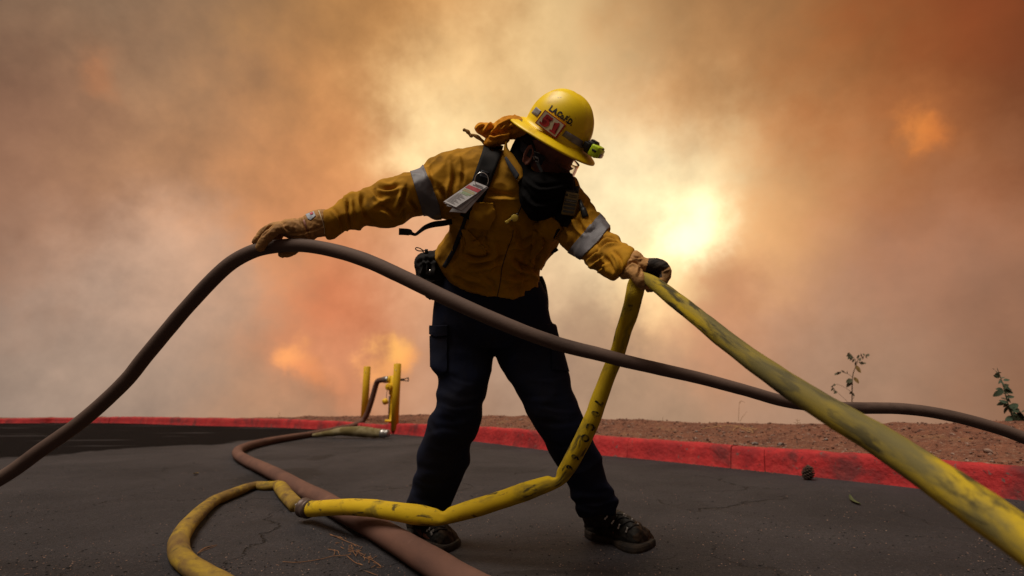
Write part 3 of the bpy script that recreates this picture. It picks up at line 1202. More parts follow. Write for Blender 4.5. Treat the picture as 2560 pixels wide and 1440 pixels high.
# ------------------------------------------------------------------ hoses
def hose_mesh(pts, hw, ratio, refs, nr=26, rough=0.0, seed=0):
    n = len(pts)
    L = [0.0]
    for i in range(1, n):
        L.append(L[-1] + (pts[i] - pts[i - 1]).length)
    rings = []
    for i in range(n):
        t = (pts[min(i + 1, n - 1)] - pts[max(i - 1, 0)]).normalized()
        ref = refs[i] if isinstance(refs, list) else refs
        a = t.cross(ref).normalized()
        b = a.cross(t).normalized()
        r = []
        for j in range(nr):
            th = 2 * PI * j / nr
            c_, s_ = math.cos(th), math.sin(th)
            q = pts[i] + a * (hw[i] * c_) + b * (hw[i] * ratio[i] * s_)
            if rough:
                w = rough * (noise.noise(q * 16 + Vector((seed, 0, 0))) + 0.5 * noise.noise(q * 40))
                q = q + (a * c_ + b * s_) * w
            r.append(q)
        rings.append(r)
    V, Fc = ring_mesh(rings, True)
    me = mesh_from(V, Fc)
    uv = me.uv_layers.new(name='UVMap')
    for p in me.polygons:
        for k, li in enumerate(p.loop_indices):
            vi = p.vertices[k]
            if vi < n * nr:
                i, j = divmod(vi, nr)
                if j == 0 and any(v % nr == nr - 1 for v in p.vertices if v < n * nr):
                    j = nr
                uv.data[li].uv = (L[i], j / nr * 0.18)
    bm = bmesh.new()
    bm.from_mesh(me)
    bmesh.ops.recalc_face_normals(bm, faces=bm.faces[:])
    bm.to_mesh(me)
    bm.free()
    return me


def hose_px(rows_, k=6, **kw):
    S = crom([tuple(r) + (0.9,) * (5 - len(r)) for r in rows_], k)
    pts = [P(x, y, d) for x, y, d, w, q in S]
    hw = [w / 2 * d / FPX for x, y, d, w, q in S]
    return hose_mesh(pts, hw, [q for *_, q in S], [(p - CP).normalized() for p in pts], **kw)


M['hoseA'] = mat('brown_rubber_hose', (0.085, 0.052, 0.040), 0.72, (0.135, 0.088, 0.068), 5, vramp=(0.4, 0.7), bump=0.3, bscale=90, bdist=0.002, spec=0.22, uvwave=(150, 0.10, 0.001), uvgrime=0.3,
                 stains=[((0.035, 0.022, 0.017), 11.0, 0.55, 0.7, 0.6), ((0.20, 0.15, 0.12), 3.0, 0.62, 0.8, 0.5)])
hoseA = hose_px([(-420, 1400, 1.82, 34), (-200, 1305, 1.76, 35), (0, 1197, 1.72, 35), (100, 1127, 1.70, 35), (208, 1050, 1.69, 35), (307, 960, 1.68, 35), (368, 886, 1.67, 35), (471, 764, 1.65, 35),
                 (560, 672, 1.63, 35), (626, 631, 1.61, 35), (690, 616, 1.60, 34), (760, 614, 1.59, 34), (837, 627, 1.58, 35), (920, 653, 1.56, 36), (1010, 694, 1.54, 37), (1100, 738, 1.52, 37), (1200, 784, 1.50, 37),
                 (1300, 826, 1.49, 36), (1400, 861, 1.49, 35), (1500, 886, 1.49, 34), (1560, 902, 1.50, 33), (1660, 925, 1.52, 31), (1760, 948, 1.55, 30), (1860, 975, 1.58, 29), (1960, 1003, 1.62, 29),
                 (2060, 1017, 1.68, 29), (2150, 1020, 1.74, 29), (2258, 1022, 1.80, 28), (2369, 1038, 1.84, 28), (2480, 1067, 1.86, 29), (2560, 1095, 1.86, 30), (2760, 1180, 1.84, 31)], k=7, rough=0.0006)
o = link('fire_hose', hoseA, M['hoseA'], base=P(760, 614, 1.59))
tag(o, 'thin dark brown hose arching in the air across the firefighter, held under the outstretched hand', 'hose', 'fire hoses')

# big red-brown supply hose from the hydrant along the ground
M['hoseC'] = mat('red_brown_supply_hose', (0.140, 0.070, 0.050), 0.85, (0.095, 0.050, 0.039), 9, vramp=(0.38, 0.68), bump=0.35, bscale=120, bdist=0.002, spec=0.12, uvwave=(150, 0.12, 0.001), uvgrime=0.35,
                 stains=[((0.085, 0.045, 0.036), 4.0, 0.56, 0.72, 0.6), ((0.30, 0.17, 0.13), 7.0, 0.6, 0.78, 0.5)])
rC = 0.047
Cg = [(1240, 1500), (1150, 1450), (1092, 1413), (1009, 1362), (934, 1318), (845, 1272), (801, 1246), (756, 1224), (697, 1190), (652, 1168), (612, 1149), (594, 1135), (600, 1123), (637, 1110), (697, 1098), (786, 1084)]
ptsC = [G(x, y, rC) for x, y in Cg]
ptsC += [PY(845, 1072, 9.0), PY(884, 1064, 9.5), PY(904, 1053, 9.75), PY(917, 1036, 9.75), PY(926, 1011, 9.7), PY(935, 980, 9.65), PY(942, 957, 9.6), PY(949, 951, 9.55), PY(966, 949, 9.45)]
S = crom(ptsC, 8)
ptsC = [Vector(p) for p in S]
rad = []
for p in ptsC:
    rad.append(0.047 if p.z < 0.1 else 0.052)
hoseC = hose_mesh(ptsC, rad, [0.93] * len(ptsC), Vector((0.15, -0.35, 1)).normalized(), rough=0.0012, seed=4)
hC = empty('supply_hose', (G(652, 1168)))
tag(hC, 'thick reddish-brown supply hose lying on the asphalt and running up to the yellow hydrant', 'hose', 'fire hoses')
link('hose_jacket', hoseC, M['hoseC'], hC)
e0, e1 = PY(957, 949.5, 9.5), PY(972, 949, 9.44)
link('coupling', tube([e0, e0.lerp(e1, 0.15), e0.lerp(e1, 0.2), e0.lerp(e1, 0.8), e1], [0.050, 0.052, 0.060, 0.060, 0.055], 16), M['metal'], hC)

# yellow attack hose: foreground length into the fist, folded down, along the ground to a coupling, and round in a loop
M['hoseB'] = mat('yellow_woven_hose', (0.58, 0.385, 0.010), 0.72, (0.50, 0.31, 0.010), 8, bump=0.15, bscale=200, bdist=0.001, spec=0.2, uvwave=(120, 0.5, 0.0014), uvgrime=0.4,
                 stains=[((0.125, 0.094, 0.022), 16, 0.52, 0.66, 0.70), ((0.035, 0.030, 0.016), 34.0, 0.58, 0.65, 0.85)])
M['hoseB_dirty_shaded'] = mat('yellow_hose_scuffed_shaded', (0.40, 0.275, 0.012), 0.75, (0.15, 0.12, 0.036), 14, vramp=(0.40, 0.58), bump=0.2, bscale=120, bdist=0.0015, spec=0.2, uvwave=(120, 0.25, 0.0012), uvgrime=0.35,  # scuffs and grime, plus shade on the near length darkened into the colour
                       stains=[((0.030, 0.026, 0.015), 24.0, 0.54, 0.62, 0.9), ((0.11, 0.09, 0.036), 9.0, 0.46, 0.62, 0.7)])
M['hoseB_brown'] = mat('yellow_hose_browned', (0.26, 0.165, 0.028), 0.8, (0.130, 0.075, 0.028), 12, vramp=(0.40, 0.62), bump=0.3, bscale=120, bdist=0.0015, spec=0.15, uvwave=(120, 0.2, 0.001), uvgrime=0.4,
                       stains=[((0.38, 0.25, 0.018), 14.0, 0.53, 0.66, 0.7), ((0.045, 0.035, 0.02), 24.0, 0.58, 0.68, 0.7)])
hB = empty('attack_hose', G(756, 1295))
tag(hB, 'yellow fire hose lifted in the fist, passing the lower right corner of the photo', 'hose', 'fire hoses')
near = hose_px([(1597, 682, 1.41, 6, 0.8), (1606, 687, 1.40, 17, 0.6), (1620, 698, 1.385, 28, 0.6), (1645, 716, 1.36, 36, 0.65), (1690, 751, 1.31, 40, 0.7), (1745, 794, 1.24, 43, 0.75), (1800, 839, 1.18, 47, 0.8),
                (1893, 909, 1.09, 54, 0.85), (2004, 984, 1.00, 63, 0.9), (2116, 1053, 0.92, 72, 0.9), (2227, 1120, 0.85, 82, 0.9), (2393, 1232, 0.74, 98, 0.9), (2560, 1351, 0.64, 108, 0.9), (2800, 1525, 0.52, 118, 0.9)], k=9, rough=0.0014, seed=2)
link('hose_length', near, M['hoseB_dirty_shaded'], hB)['label'] = 'scuffed yellow length running from the fist past the lower right corner'
hang = hose_px([(1600, 680, 1.41, 14, 0.5), (1596, 692, 1.415, 34, 0.5), (1590, 715, 1.425, 44, 0.5), (1585, 740, 1.43, 44, 0.55), (1574, 785, 1.47, 41, 0.65), (1561, 822, 1.51, 39, 0.8), (1544, 880, 1.56, 37, 0.85), (1529, 917, 1.58, 37, 0.85),
                (1497, 1000, 1.61, 40, 0.85), (1483, 1042, 1.62, 42, 0.85), (1456, 1100, 1.64, 43, 0.85), (1430, 1150, 1.66, 42, 0.8), (1412, 1180, 1.675, 38, 0.7), (1399, 1196, 1.68, 34, 0.65), (1384, 1205, 1.69, 34, 0.75), (1365, 1211, 1.70, 39, 0.85),
                (1307, 1231, 1.74, 44, 0.85), (1249, 1251, 1.77, 43, 0.85), (1191, 1269, 1.80, 44, 0.85), (1133, 1286, 1.825, 40, 0.8), (1108, 1292, 1.835, 38, 0.7), (1088, 1293, 1.845, 41, 0.75), (1047, 1287, 1.87, 48, 0.85), (1003, 1281, 1.91, 46, 0.85),
                (960, 1275, 1.97, 43, 0.85), (934, 1271, 2.01, 42, 0.85), (890, 1268, 2.08, 40, 0.9), (845, 1268, 2.17, 38, 0.9), (800, 1271, 2.30, 38, 0.9), (775, 1272, 2.37, 38, 0.9), (752, 1268, 2.42, 37, 0.9)], k=6, rough=0.0012, seed=1)
BH = bvh_of(hang)
link('hose_length', hang, M['hoseB'], hB)['label'] = 'bright yellow length hanging from the fist and lying across to the coupling'


# press the two kinks into the hanging length
def kink(me, off, x, y, w, amp, dirv):
    A = coords(me)
    px, py, d = proj(A + np.array(off))
    q = ((px - x) ** 2 + (py - y) ** 2) / (w * w)
    A += np.exp(-q)[:, None] * np.array(dirv)[None, :] * amp
    set_coords(me, A)


hbl = wloc(hB)
kink(hang, hbl, 1384, 1186, 9, 0.010, (UP * -1 + RT * 0.5))
kink(hang, hbl, 1108, 1272, 10, 0.010, UP * -1)
kink(hang, hbl, 1100, 1290, 12, 0.006, FW)
loop_px = [(741, 1264, 37), (715, 1236, 35), (702, 1219, 33), (694, 1212, 26), (686, 1214, 26), (667, 1215, 26), (652, 1214, 25), (640, 1213, 22), (618, 1219, 26), (590, 1230, 29), (555, 1244, 31), (528, 1257, 33),
           (489, 1292, 40), (458, 1330, 46), (446, 1364, 49), (456, 1395, 51), (485, 1420, 52), (525, 1443, 54), (590, 1478, 56), (680, 1530, 60)]
S = crom([(x, y, w) for x, y, w in loop_px], 6)
pl, hw = [], []
for x, y, w in S:
    d0 = gd(x, y, 0.03)
    r = w / 2 * d0 / FPX
    pl.append(G(x, y, r * 0.8))
    hw.append(r)
loopm = hose_mesh(pl, hw, [0.82] * len(pl), Vector((0, -0.45, 1)).normalized(), rough=0.0016, seed=9)
link('hose_length', loopm, M['hoseB_brown'], hB)['label'] = 'browned dirty length looping towards the lower left'
M['coupling'] = mat('worn_brown_coupling', (0.070, 0.045, 0.036), 0.5, (0.12, 0.08, 0.065), 40, spec=0.4, metallic=0.35, bump=0.3, bscale=90, bdist=0.002)
c0, c1 = Vector(crom(np.array([P(770, 1272, 2.37), P(740, 1264, 2.44)]), 1)[0]), P(738, 1263, 2.44)
cd = (c1 - c0).normalized()
rc = 0.037
cp = link('coupling', tube([c0 - cd * 0.012, c0 - cd * 0.006, c0, c0 + cd * 0.004, c0 + cd * 0.028, c0 + cd * 0.032, c0 + cd * 0.04, c0 + cd * 0.044], [rc, rc + 0.005, rc + 0.005, rc + 0.001, rc + 0.001, rc + 0.006, rc + 0.006, rc], 22), M['coupling'], hB)
for (sx, sy) in ((741, 1263), (743, 1274), (747, 1282)):
    q = P(sx, sy, 2.395)
    link('lug', tube([q, q + Vector((0, -0.010, 0.004))], [0.006, 0.004], 8), M['metal'], cp)
# stencilled characters on the hanging length
M['stencil'] = mat('black_stencil_paint', (0.020, 0.016, 0.008), 0.8, (0.30, 0.20, 0.010), 60, vramp=(0.46, 0.62))
for (ch, x, y, ang, sz) in (('7', 1497, 1010, 110, 29), ('0', 1489, 1036, 112, 29), ('C', 1477, 1066, 115, 29), ('O', 1464, 1094, 116, 29), ('6', 1438, 1145, 118, 28), ('6', 1424, 1171, 122, 26)):
    a = math.radians(ang)
    ux = (math.cos(a) * sz, math.sin(a) * sz)
    uy = (math.sin(a) * sz, -math.cos(a) * sz)
    og = (x - ux[0] * 0.26 - uy[0] * 0.35, y - ux[1] * 0.26 - uy[1] * 0.35)
    link('stencilled_character', lay_text(ch, og, ux, uy, BH, off=0.0014, bold=0.05, width=0.8, dflt=1.62), M['stencil'], hB, smooth=False)

# old olive hose end lying by the kerb
M['olive'] = mat('olive_canvas_hose', (0.130, 0.098, 0.040), 0.9, (0.23, 0.185, 0.10), 6, vramp=(0.45, 0.62), bump=0.4, bscale=60, bdist=0.004, spec=0.1)
oh = empty('discarded_hose', G(900, 1093))
tag(oh, 'short olive canvas hose end with metal coupling lying at the foot of the kerb', 'hose', 'fire hoses')
S = crom([(782, 1088, 7), (800, 1086, 11), (825, 1083, 15), (850, 1079, 19), (880, 1078, 23), (912, 1080, 25), (940, 1083, 22), (955, 1084, 19)], 6)
pl, hw = [], []
for x, y, w in S:
    r = w / 2 * 8.0 / FPX
    pl.append(PY(x, y, 8.0 - (x - 782) * 0.0012))
    hw.append(r)
link('hose_jacket', hose_mesh(pl, hw, [0.8] * len(pl), Vector((0, 1, 0)), rough=0.006, seed=5), M['olive'], oh)
a0, a1 = PY(953, 1084, 7.8), PY(972, 1083.5, 7.76)
link('coupling', tube([a0, a0.lerp(a1, 0.1), a0.lerp(a1, 0.45), a0.lerp(a1, 0.5), a0.lerp(a1, 0.95), a1], [0.058, 0.064, 0.064, 0.052, 0.056, 0.048], 18), M['metal'], oh)

# ------------------------------------------------------------------ bollards and hydrant
M['yellow_paint'] = mat('yellow_bollard_paint', (0.76, 0.46, 0.012), 0.55, (0.66, 0.38, 0.012), 6, bump=0.15, bscale=60, bdist=0.003, spec=0.3,
                        stains=[((0.25, 0.12, 0.02), 24.0, 0.66, 0.72, 0.7)])


def bollard(xb, yb, xt, yt, Y, r, lab):
    b = PY(xb, yb, Y)
    t = PY(xt, yt, Y)
    b = Vector((t.x, Y, b.z))
    o = empty('bollard', b)
    tag(o, lab, 'bollard', 'yellow bollards by the hydrant')
    z0, z1 = b.z - 0.12, t.z
    link('post', tube([(b.x, Y, z0), (b.x, Y, z1 - 0.004), (b.x, Y, z1)], [r, r, r - 0.003], 28), M['yellow_paint'], o)
    link('cap', tube([(b.x, Y, z1 + 0.001), (b.x, Y, z1 + 0.006), (b.x, Y, z1 + 0.009)], [r - 0.006, r - 0.009, r - 0.03], 28), M['yellow_paint'], o)
    link('bolt', tube([(b.x - 0.2 * r, Y - r * 0.97, z1 - 0.11), (b.x - 0.2 * r, Y - r * 1.05, z1 - 0.11)], 0.007, 8), M['metal'], o)
    return o


bollard(908, 1056, 918, 917, 10.2, 0.066, 'slimmer yellow bollard left of the hydrant hose')
bollard(986, 1058, 994, 910, 8.95, 0.062, 'taller yellow bollard in front of the hydrant')
hyd = empty('fire_hydrant', PY(981, 1052, 9.35))
tag(hyd, 'yellow wharf hydrant with a hanging cap, half hidden behind the right bollard', 'hydrant')
hb = wloc(hyd)
HY = 9.35


def hp(x, y, Y=HY):
    return PY(x, y, Y)


top = hp(981, 938)
link('barrel', tube([hb - Vector((0, 0, 0.1)), hb + Vector((0, 0, 0.05)), hb + Vector((0, 0, 0.055)), Vector((hb.x, HY, hp(981, 990).z)), Vector((hb.x, HY, hp(981, 985).z)), Vector((hb.x, HY, hp(981, 978).z)), Vector((hb.x, HY, hp(981, 945).z)), Vector((hb.x, HY, top.z))],
                    [0.060, 0.060, 0.055, 0.055, 0.085, 0.085, 0.080, 0.03], 22), M['yellow_paint'], hyd)
link('flange', tube([hb + Vector((-0.01, 0, -0.02)), hb + Vector((-0.01, 0, 0.02))], 0.12, 22), M['yellow_paint'], hyd)
link('drain_pipe', tube([hp(972, 1052), hp(973, 1030), hp(974, 990)], 0.016, 10), M['coupling'], hyd)
op = link('outlet', tube([hp(983, 948.5), hp(976, 949), hp(975, 949), hp(972, 949)], [0.062, 0.062, 0.072, 0.072], 20), M['yellow_paint'], hyd)
c_ = hp(974, 967, 9.28)
ax_ = Vector((-0.35, -1, -0.08)).normalized()
capo = link('outlet_cap', tube([c_ - ax_ * 0.06, c_, c_ + ax_ * 0.01, c_ + ax_ * 0.045, c_ + ax_ * 0.05], [0.055, 0.055, 0.062, 0.062, 0.050], 20), M['yellow_paint'], hyd)
link('cap_nut', tube([c_ + ax_ * 0.05, c_ + ax_ * 0.075], [0.018, 0.016], 5), M['yellow_paint'], capo)
hc = hp(963, 1004, 9.25)
ax2 = Vector((-0.7, -0.6, -0.35)).normalized()
cap2 = link('hanging_cap', tube([hc - ax2 * 0.035, hc - ax2 * 0.03, hc + ax2 * 0.02, hc + ax2 * 0.035, hc + ax2 * 0.045], [0.042, 0.054, 0.054, 0.045, 0.02], 20), M['yellow_paint'], hyd)
link('chain', tube([hc + Vector((0.02, 0, 0.05)), hp(966.5, 984, 9.28), hp(968, 977, 9.28)], 0.006, 6), M['coupling'], hyd)
M['iron'] = mat('dark_iron', (0.03, 0.024, 0.02), 0.6, (0.05, 0.035, 0.028), 40, metallic=0.5)
w0, w1 = hp(985, 949.5, 9.2), hp(1012, 949.5, 9.2)
bm = bmesh.new()
box_bm(bm, w0.lerp(w1, 0.5), (Vector((1, 0, 0.02)), Vector((0, 1, 0)), Vector((-0.02, 0, 1))), ((w1 - w0).length / 2, 0.008, 0.021), 0.004)
for (xa, ya, xb, yb) in ((1012, 947.0, 1021, 944.5), (1012, 952.0, 1021, 952.5), (1021, 944.5, 1021, 952.5)):
    A_, B_ = hp(xa, ya, 9.2), hp(xb, yb, 9.2)
    u_ = (B_ - A_).normalized()
    box_bm(bm, (A_ + B_) / 2, (u_, Vector((0, 1, 0)), u_.cross(Vector((0, 1, 0)))), ((B_ - A_).length / 2 + 0.006, 0.008, 0.008), 0.003)
wr = link('hydrant_wrench', bm_to_mesh(bm), M['iron'], base=w0)
tag(wr, 'dark iron hydrant wrench sticking out to the right of the taller bollard', 'wrench')

# ------------------------------------------------------------------ plants and litter
M['stalk'] = mat('dry_stalk', (0.085, 0.055, 0.035), 0.9, (0.12, 0.08, 0.045), 30)
M['dryleaf'] = mat('grey_green_leaf', (0.060, 0.062, 0.034), 0.8, (0.085, 0.075, 0.040), 20)
M['brownleaf'] = mat('withered_leaf', (0.20, 0.12, 0.030), 0.8, (0.14, 0.08, 0.025), 20)
M['leaf'] = mat('dusty_green_leaf', (0.040, 0.066, 0.036), 0.7, (0.060, 0.080, 0.050), 20, spec=0.3)


def leaf_mesh(L, W, bend=0.25):
    V, Fc = [], []
    n = 6
    for i in range(n + 1):
        u = i / n
        w = W * math.sin(PI * min(1, u * 0.92 + 0.06)) ** 0.8 * (1 - 0.25 * u)
        z = -bend * L * u * u
        V += [(L * u, -w, z + 0.12 * w), (L * u, 0, z), (L * u, w, z + 0.12 * w)]
    for i in range(n):
        for j in range(2):
            a = i * 3 + j
            Fc.append((a, a + 3, a + 4, a + 1))
    return V, Fc


def add_leaf(par, tip_from, tip_to, m, W=0.3, cache={}):
    """one leaf from its stalk point to its tip"""
    off = wloc(par)
    v = tip_to - tip_from
    L = v.length
    key = (m.name, round(W, 2))
    if key not in cache:
        V, Fc = leaf_mesh(1.0, W)
        me = mesh_from(V, Fc, 'leaf')
        me.polygons.foreach_set('use_smooth', [True] * len(me.polygons))
        me.materials.append(m)
        cache[key] = me
    o = bpy.data.objects.new('leaf', cache[key])
    COL.objects.link(o)
    o.parent = par
    o.location = tip_from - off
    xq = v.normalized()
    side = xq.cross(Vector((random.uniform(-0.5, 0.5), -1, random.uniform(0.0, 0.9)))).normalized()
    up_ = xq.cross(side)
    if up_.z < 0:
        side = -side
        up_ = -up_
    R = Matrix((xq, side, up_)).transposed()
    o.rotation_euler = R.to_euler()
    o.scale = (L, L, L)
    return o


def c8(cx, cy):
    return 1980 + cx / 3.6, 860 + cy / 3.6


YP = 5.1
b0 = PY(*c8(541, 700), YP)
dp = empty('dry_weed', b0)
tag(dp, 'spindly half-dead weed standing behind the brown hose on the verge', 'plant')


def stemline(par, pts, Y, r0, r1, m):
    Q = crom([tuple(PY(*c8(x, y), Y + dy)) for x, y, dy in pts], 5)
    n = len(Q)
    return link('stem', tube(Q, [r0 + (r1 - r0) * i / (n - 1) for i in range(n)], 6), m, par)


stemline(dp, [(541, 720, 0), (540, 525, 0), (545, 300, 0), (570, 210, 0), (592, 150, 0), (604, 95, 0)], YP, 0.006, 0.002, M['stalk'])
stemline(dp, [(545, 300, 0), (500, 268, 0.03), (440, 250, 0.05), (392, 268, 0.05)], YP, 0.002, 0.001, M['stalk'])
stemline(dp, [(540, 560, 0), (500, 520, 0.02), (410, 435, 0.05), (365, 385, 0.06)], YP, 0.002, 0.001, M['stalk'])
stemline(dp, [(541, 440, 0), (490, 400, 0.0), (430, 370, -0.02), (385, 362, -0.03)], YP, 0.002, 0.001, M['stalk'])
stemline(dp, [(585, 165, 0), (545, 110, 0), (512, 75, 0)], YP, 0.002, 0.001, M['stalk'])
stemline(dp, [(590, 150, 0), (640, 110, 0), (688, 88, 0)], YP, 0.002, 0.001, M['stalk'])
for (x, y, tx, ty, k) in ((512, 78, 505, 98, 0), (520, 88, 498, 110, 0), (530, 95, 515, 128, 0), (545, 112, 528, 145, 0), (560, 135, 545, 165, 0), (575, 155, 562, 200, 0), (604, 100, 585, 130, 0), (615, 125, 610, 150, 0),
                          (628, 115, 615, 85, 0), (640, 110, 632, 138, 0), (652, 104, 640, 80, 0), (665, 98, 660, 125, 0), (676, 92, 672, 115, 0), (686, 88, 690, 105, 0), (600, 165, 640, 185, 0), (610, 170, 660, 172, 0), (640, 175, 672, 168, 0), (580, 195, 612, 262, 1), (585, 200, 600, 240, 1),
                          (560, 300, 600, 350, 1), (560, 300, 588, 330, 1), (540, 320, 500, 335, 0), (540, 320, 520, 345, 0), (535, 330, 495, 385, 0), (500, 268, 490, 240, 0), (480, 260, 470, 240, 0), (465, 256, 455, 232, 0), (440, 250, 425, 268, 0), (425, 252, 408, 270, 0), (405, 262, 388, 275, 0),
                          (370, 392, 345, 380, 0), (375, 395, 350, 420, 0), (385, 410, 370, 425, 0), (400, 425, 385, 440, 0), (365, 385, 362, 360, 0), (410, 366, 412, 350, 0), (390, 362, 375, 372, 0), (540, 430, 525, 445, 0), (545, 440, 562, 470, 0), (548, 450, 570, 490, 0)):
    add_leaf(dp, PY(*c8(x, y), YP + random.uniform(-0.03, 0.03)), PY(*c8(tx, ty), YP + random.uniform(-0.05, 0.05)), M['brownleaf'] if k else M['dryleaf'], 0.28)

YL = 4.5
lp = empty('leafy_weed', PY(*c8(1995, 705), YL))
tag(lp, 'upright green weed with broad pointed leaves at the right edge of the verge', 'plant')
stemline(lp, [(2000, 730, 0), (1985, 660, 0), (1950, 560, 0), (1925, 470, 0), (1905, 390, 0), (1880, 310, 0), (1858, 250, 0), (1845, 215, 0)], YL, 0.006, 0.002, M['leaf'])
stemline(lp, [(1995, 690, 0), (2030, 640, 0.05), (2070, 610, 0.1), (2110, 600, 0.1)], YL, 0.003, 0.002, M['leaf'])
for (x, y, tx, ty) in ((1850, 270, 1832, 210), (1855, 262, 1885, 250), (1860, 270, 1840, 285), (1870, 300, 1800, 282), (1875, 310, 1912, 295), (1880, 320, 1845, 345), (1885, 340, 1910, 370), (1880, 330, 1860, 355), (1905, 330, 1965, 312), (1915, 390, 1995, 380),
                       (1905, 400, 1915, 365), (1905, 420, 1798, 470), (1900, 410, 1850, 400), (1915, 430, 2005, 410), (1915, 435, 1960, 455), (1920, 450, 1870, 430), (1925, 480, 2008, 465), (1930, 500, 1890, 480), (1935, 505, 1990, 510), (1935, 520, 1838, 545), (1940, 530, 1870, 505), (1945, 540, 1905, 560),
                       (1950, 560, 1895, 615), (1955, 570, 2000, 540), (1960, 580, 2050, 530), (1970, 600, 2070, 580), (1975, 620, 2040, 640), (1980, 650, 1930, 700), (1985, 660, 1975, 700), (1990, 660, 2030, 700), (1985, 640, 2060, 690), (2030, 640, 2060, 600), (2060, 615, 2090, 650), (2070, 610, 2110, 590), (2050, 625, 2085, 670), (1940, 560, 1990, 590)):
    add_leaf(lp, PY(*c8(x, y), YL + random.uniform(-0.04, 0.04)), PY(*c8(tx, ty), YL + random.uniform(-0.08, 0.06)), M['leaf'], 0.27)

# dry grass wisps on the lip of the verge
M['straw'] = mat('dry_straw', (0.30, 0.17, 0.075), 0.9, (0.20, 0.11, 0.05), 30)
for (bl, nm, lab) in (([[(1846, 1053), (1847, 1030), (1849, 1005), (1856, 1003)], [(1850, 1053), (1858, 1040), (1867, 1028)], [(1849, 1010), (1853, 1003), (1862, 1006)]], 'grass_wisp', 'thin dry grass wisp rising above the verge behind the yellow hose'),
                      ([[(1994, 1062), (1993, 1054), (1994, 1046)], [(1992, 1060), (1987, 1056), (1984, 1057)], [(1994, 1058), (1999, 1056), (2002, 1059)], [(1994, 1052), (1990, 1050), (1989, 1048)], [(1994, 1052), (1999, 1050), (2000, 1048)]], 'grass_wisp', 'tiny branched straw tuft on the verge skyline beside the nearest hose'),
                      ([[(1656, 1054), (1657, 1046), (1658, 1041)]], 'grass_wisp', 'single short grass blade on the verge skyline between the hoses'),
                      ([[(697, 1047), (698, 1038), (699, 1028)], [(697, 1047), (695, 1040), (694, 1036)]], 'grass_wisp', 'lone grass blade above the kerb left of the bollards')):
    bm = bmesh.new()
    me_all = []
    for s_ in bl:
        Y_ = 5.2 if s_[0][0] > 1000 else 10.8
        Q = crom([tuple(PY(x, y, Y_)) for x, y in s_], 5)
        rr = 0.0022 if s_[0][0] > 1000 else 0.004
        tmp = tube(Q, [rr * (1 - 0.6 * i / (len(Q) - 1)) for i in range(len(Q))], 5)
        bm.from_mesh(tmp)
        bpy.data.meshes.remove(tmp)
    o = link(nm, bm_to_mesh(bm), M['straw'], base=PY(bl[0][0][0], bl[0][0][1], 5.2))
    tag(o, lab, 'grass')

# dry twig on the verge
M['twig'] = mat('pale_dry_twig', (0.46, 0.27, 0.12), 0.85, (0.34, 0.19, 0.085), 30)
bm = bmesh.new()
for s_ in ([(1752, 1075), (1780, 1071), (1800, 1068), (1830, 1067), (1850, 1072), (1870, 1076), (1893, 1075)], [(1800, 1068), (1803, 1072)], [(1845, 1070), (1835, 1074), (1832, 1080)], [(1850, 1072), (1868, 1080), (1880, 1084)], [(1870, 1076), (1880, 1080), (1882, 1086)], [(1820, 1067), (1845, 1068), (1858, 1070)], [(1860, 1074), (1878, 1073), (1890, 1078)]):
    Q = crom([tuple(on_verge(x, y) + Vector((0, -0.01, 0.012))) for x, y in s_], 4)
    tmp = tube(Q, [0.004 * (1 - 0.5 * i / (len(Q) - 1)) for i in range(len(Q))], 5)
    bm.from_mesh(tmp)
o = link('dry_twig', bm_to_mesh(bm), M['twig'], base=on_verge(1820, 1072))
tag(o, 'pale branched dry twig lying on the red earth verge', 'twig')

# pine cone at the foot of the kerb
M['cone'] = mat('pine_cone_core', (0.030, 0.018, 0.013), 0.9, (0.05, 0.03, 0.02), 40)
M['cone_tip'] = mat('pine_cone_scale', (0.085, 0.052, 0.036), 0.85, (0.040, 0.024, 0.018), 50)
pc = G(2022, 1200)
co = empty('pine_cone', pc)
tag(co, 'open brown pine cone lying against the red kerb', 'pine cone')
ctr = pc + Vector((0, 0.0, 0.048))
axc = Vector((0.25, -0.2, 1)).normalized()
sx_ = axc.cross(Vector((0, 1, 0))).normalized()
sy_ = axc.cross(sx_)
link('core', tube([ctr + axc * z for z in (-0.045, -0.03, 0, 0.03, 0.048)], [0.008, 0.022, 0.027, 0.018, 0.004], 14), M['cone'], co)
bm = bmesh.new()
for i in range(58):
    u = (i + 0.5) / 58
    a = i * 2.39996
    z = -0.042 + 0.088 * u
    r = 0.040 * math.sin(PI * (0.16 + 0.80 * u)) ** 0.75
    rd = sx_ * math.cos(a) + sy_ * math.sin(a)
    tg = axc.cross(rd)
    c_ = ctr + axc * z + rd * r * 0.8
    n_ = (axc * 0.55 + rd).normalized()
    b_ = n_.cross(tg)
    box_bm(bm, c_, (n_, tg, b_), (0.011, 0.0085 * (1.15 - 0.4 * u), 0.0025), 0.0012)
link('scales', bm_to_mesh(bm), M['cone_tip'], co, smooth=False)['kind'] = 'stuff'

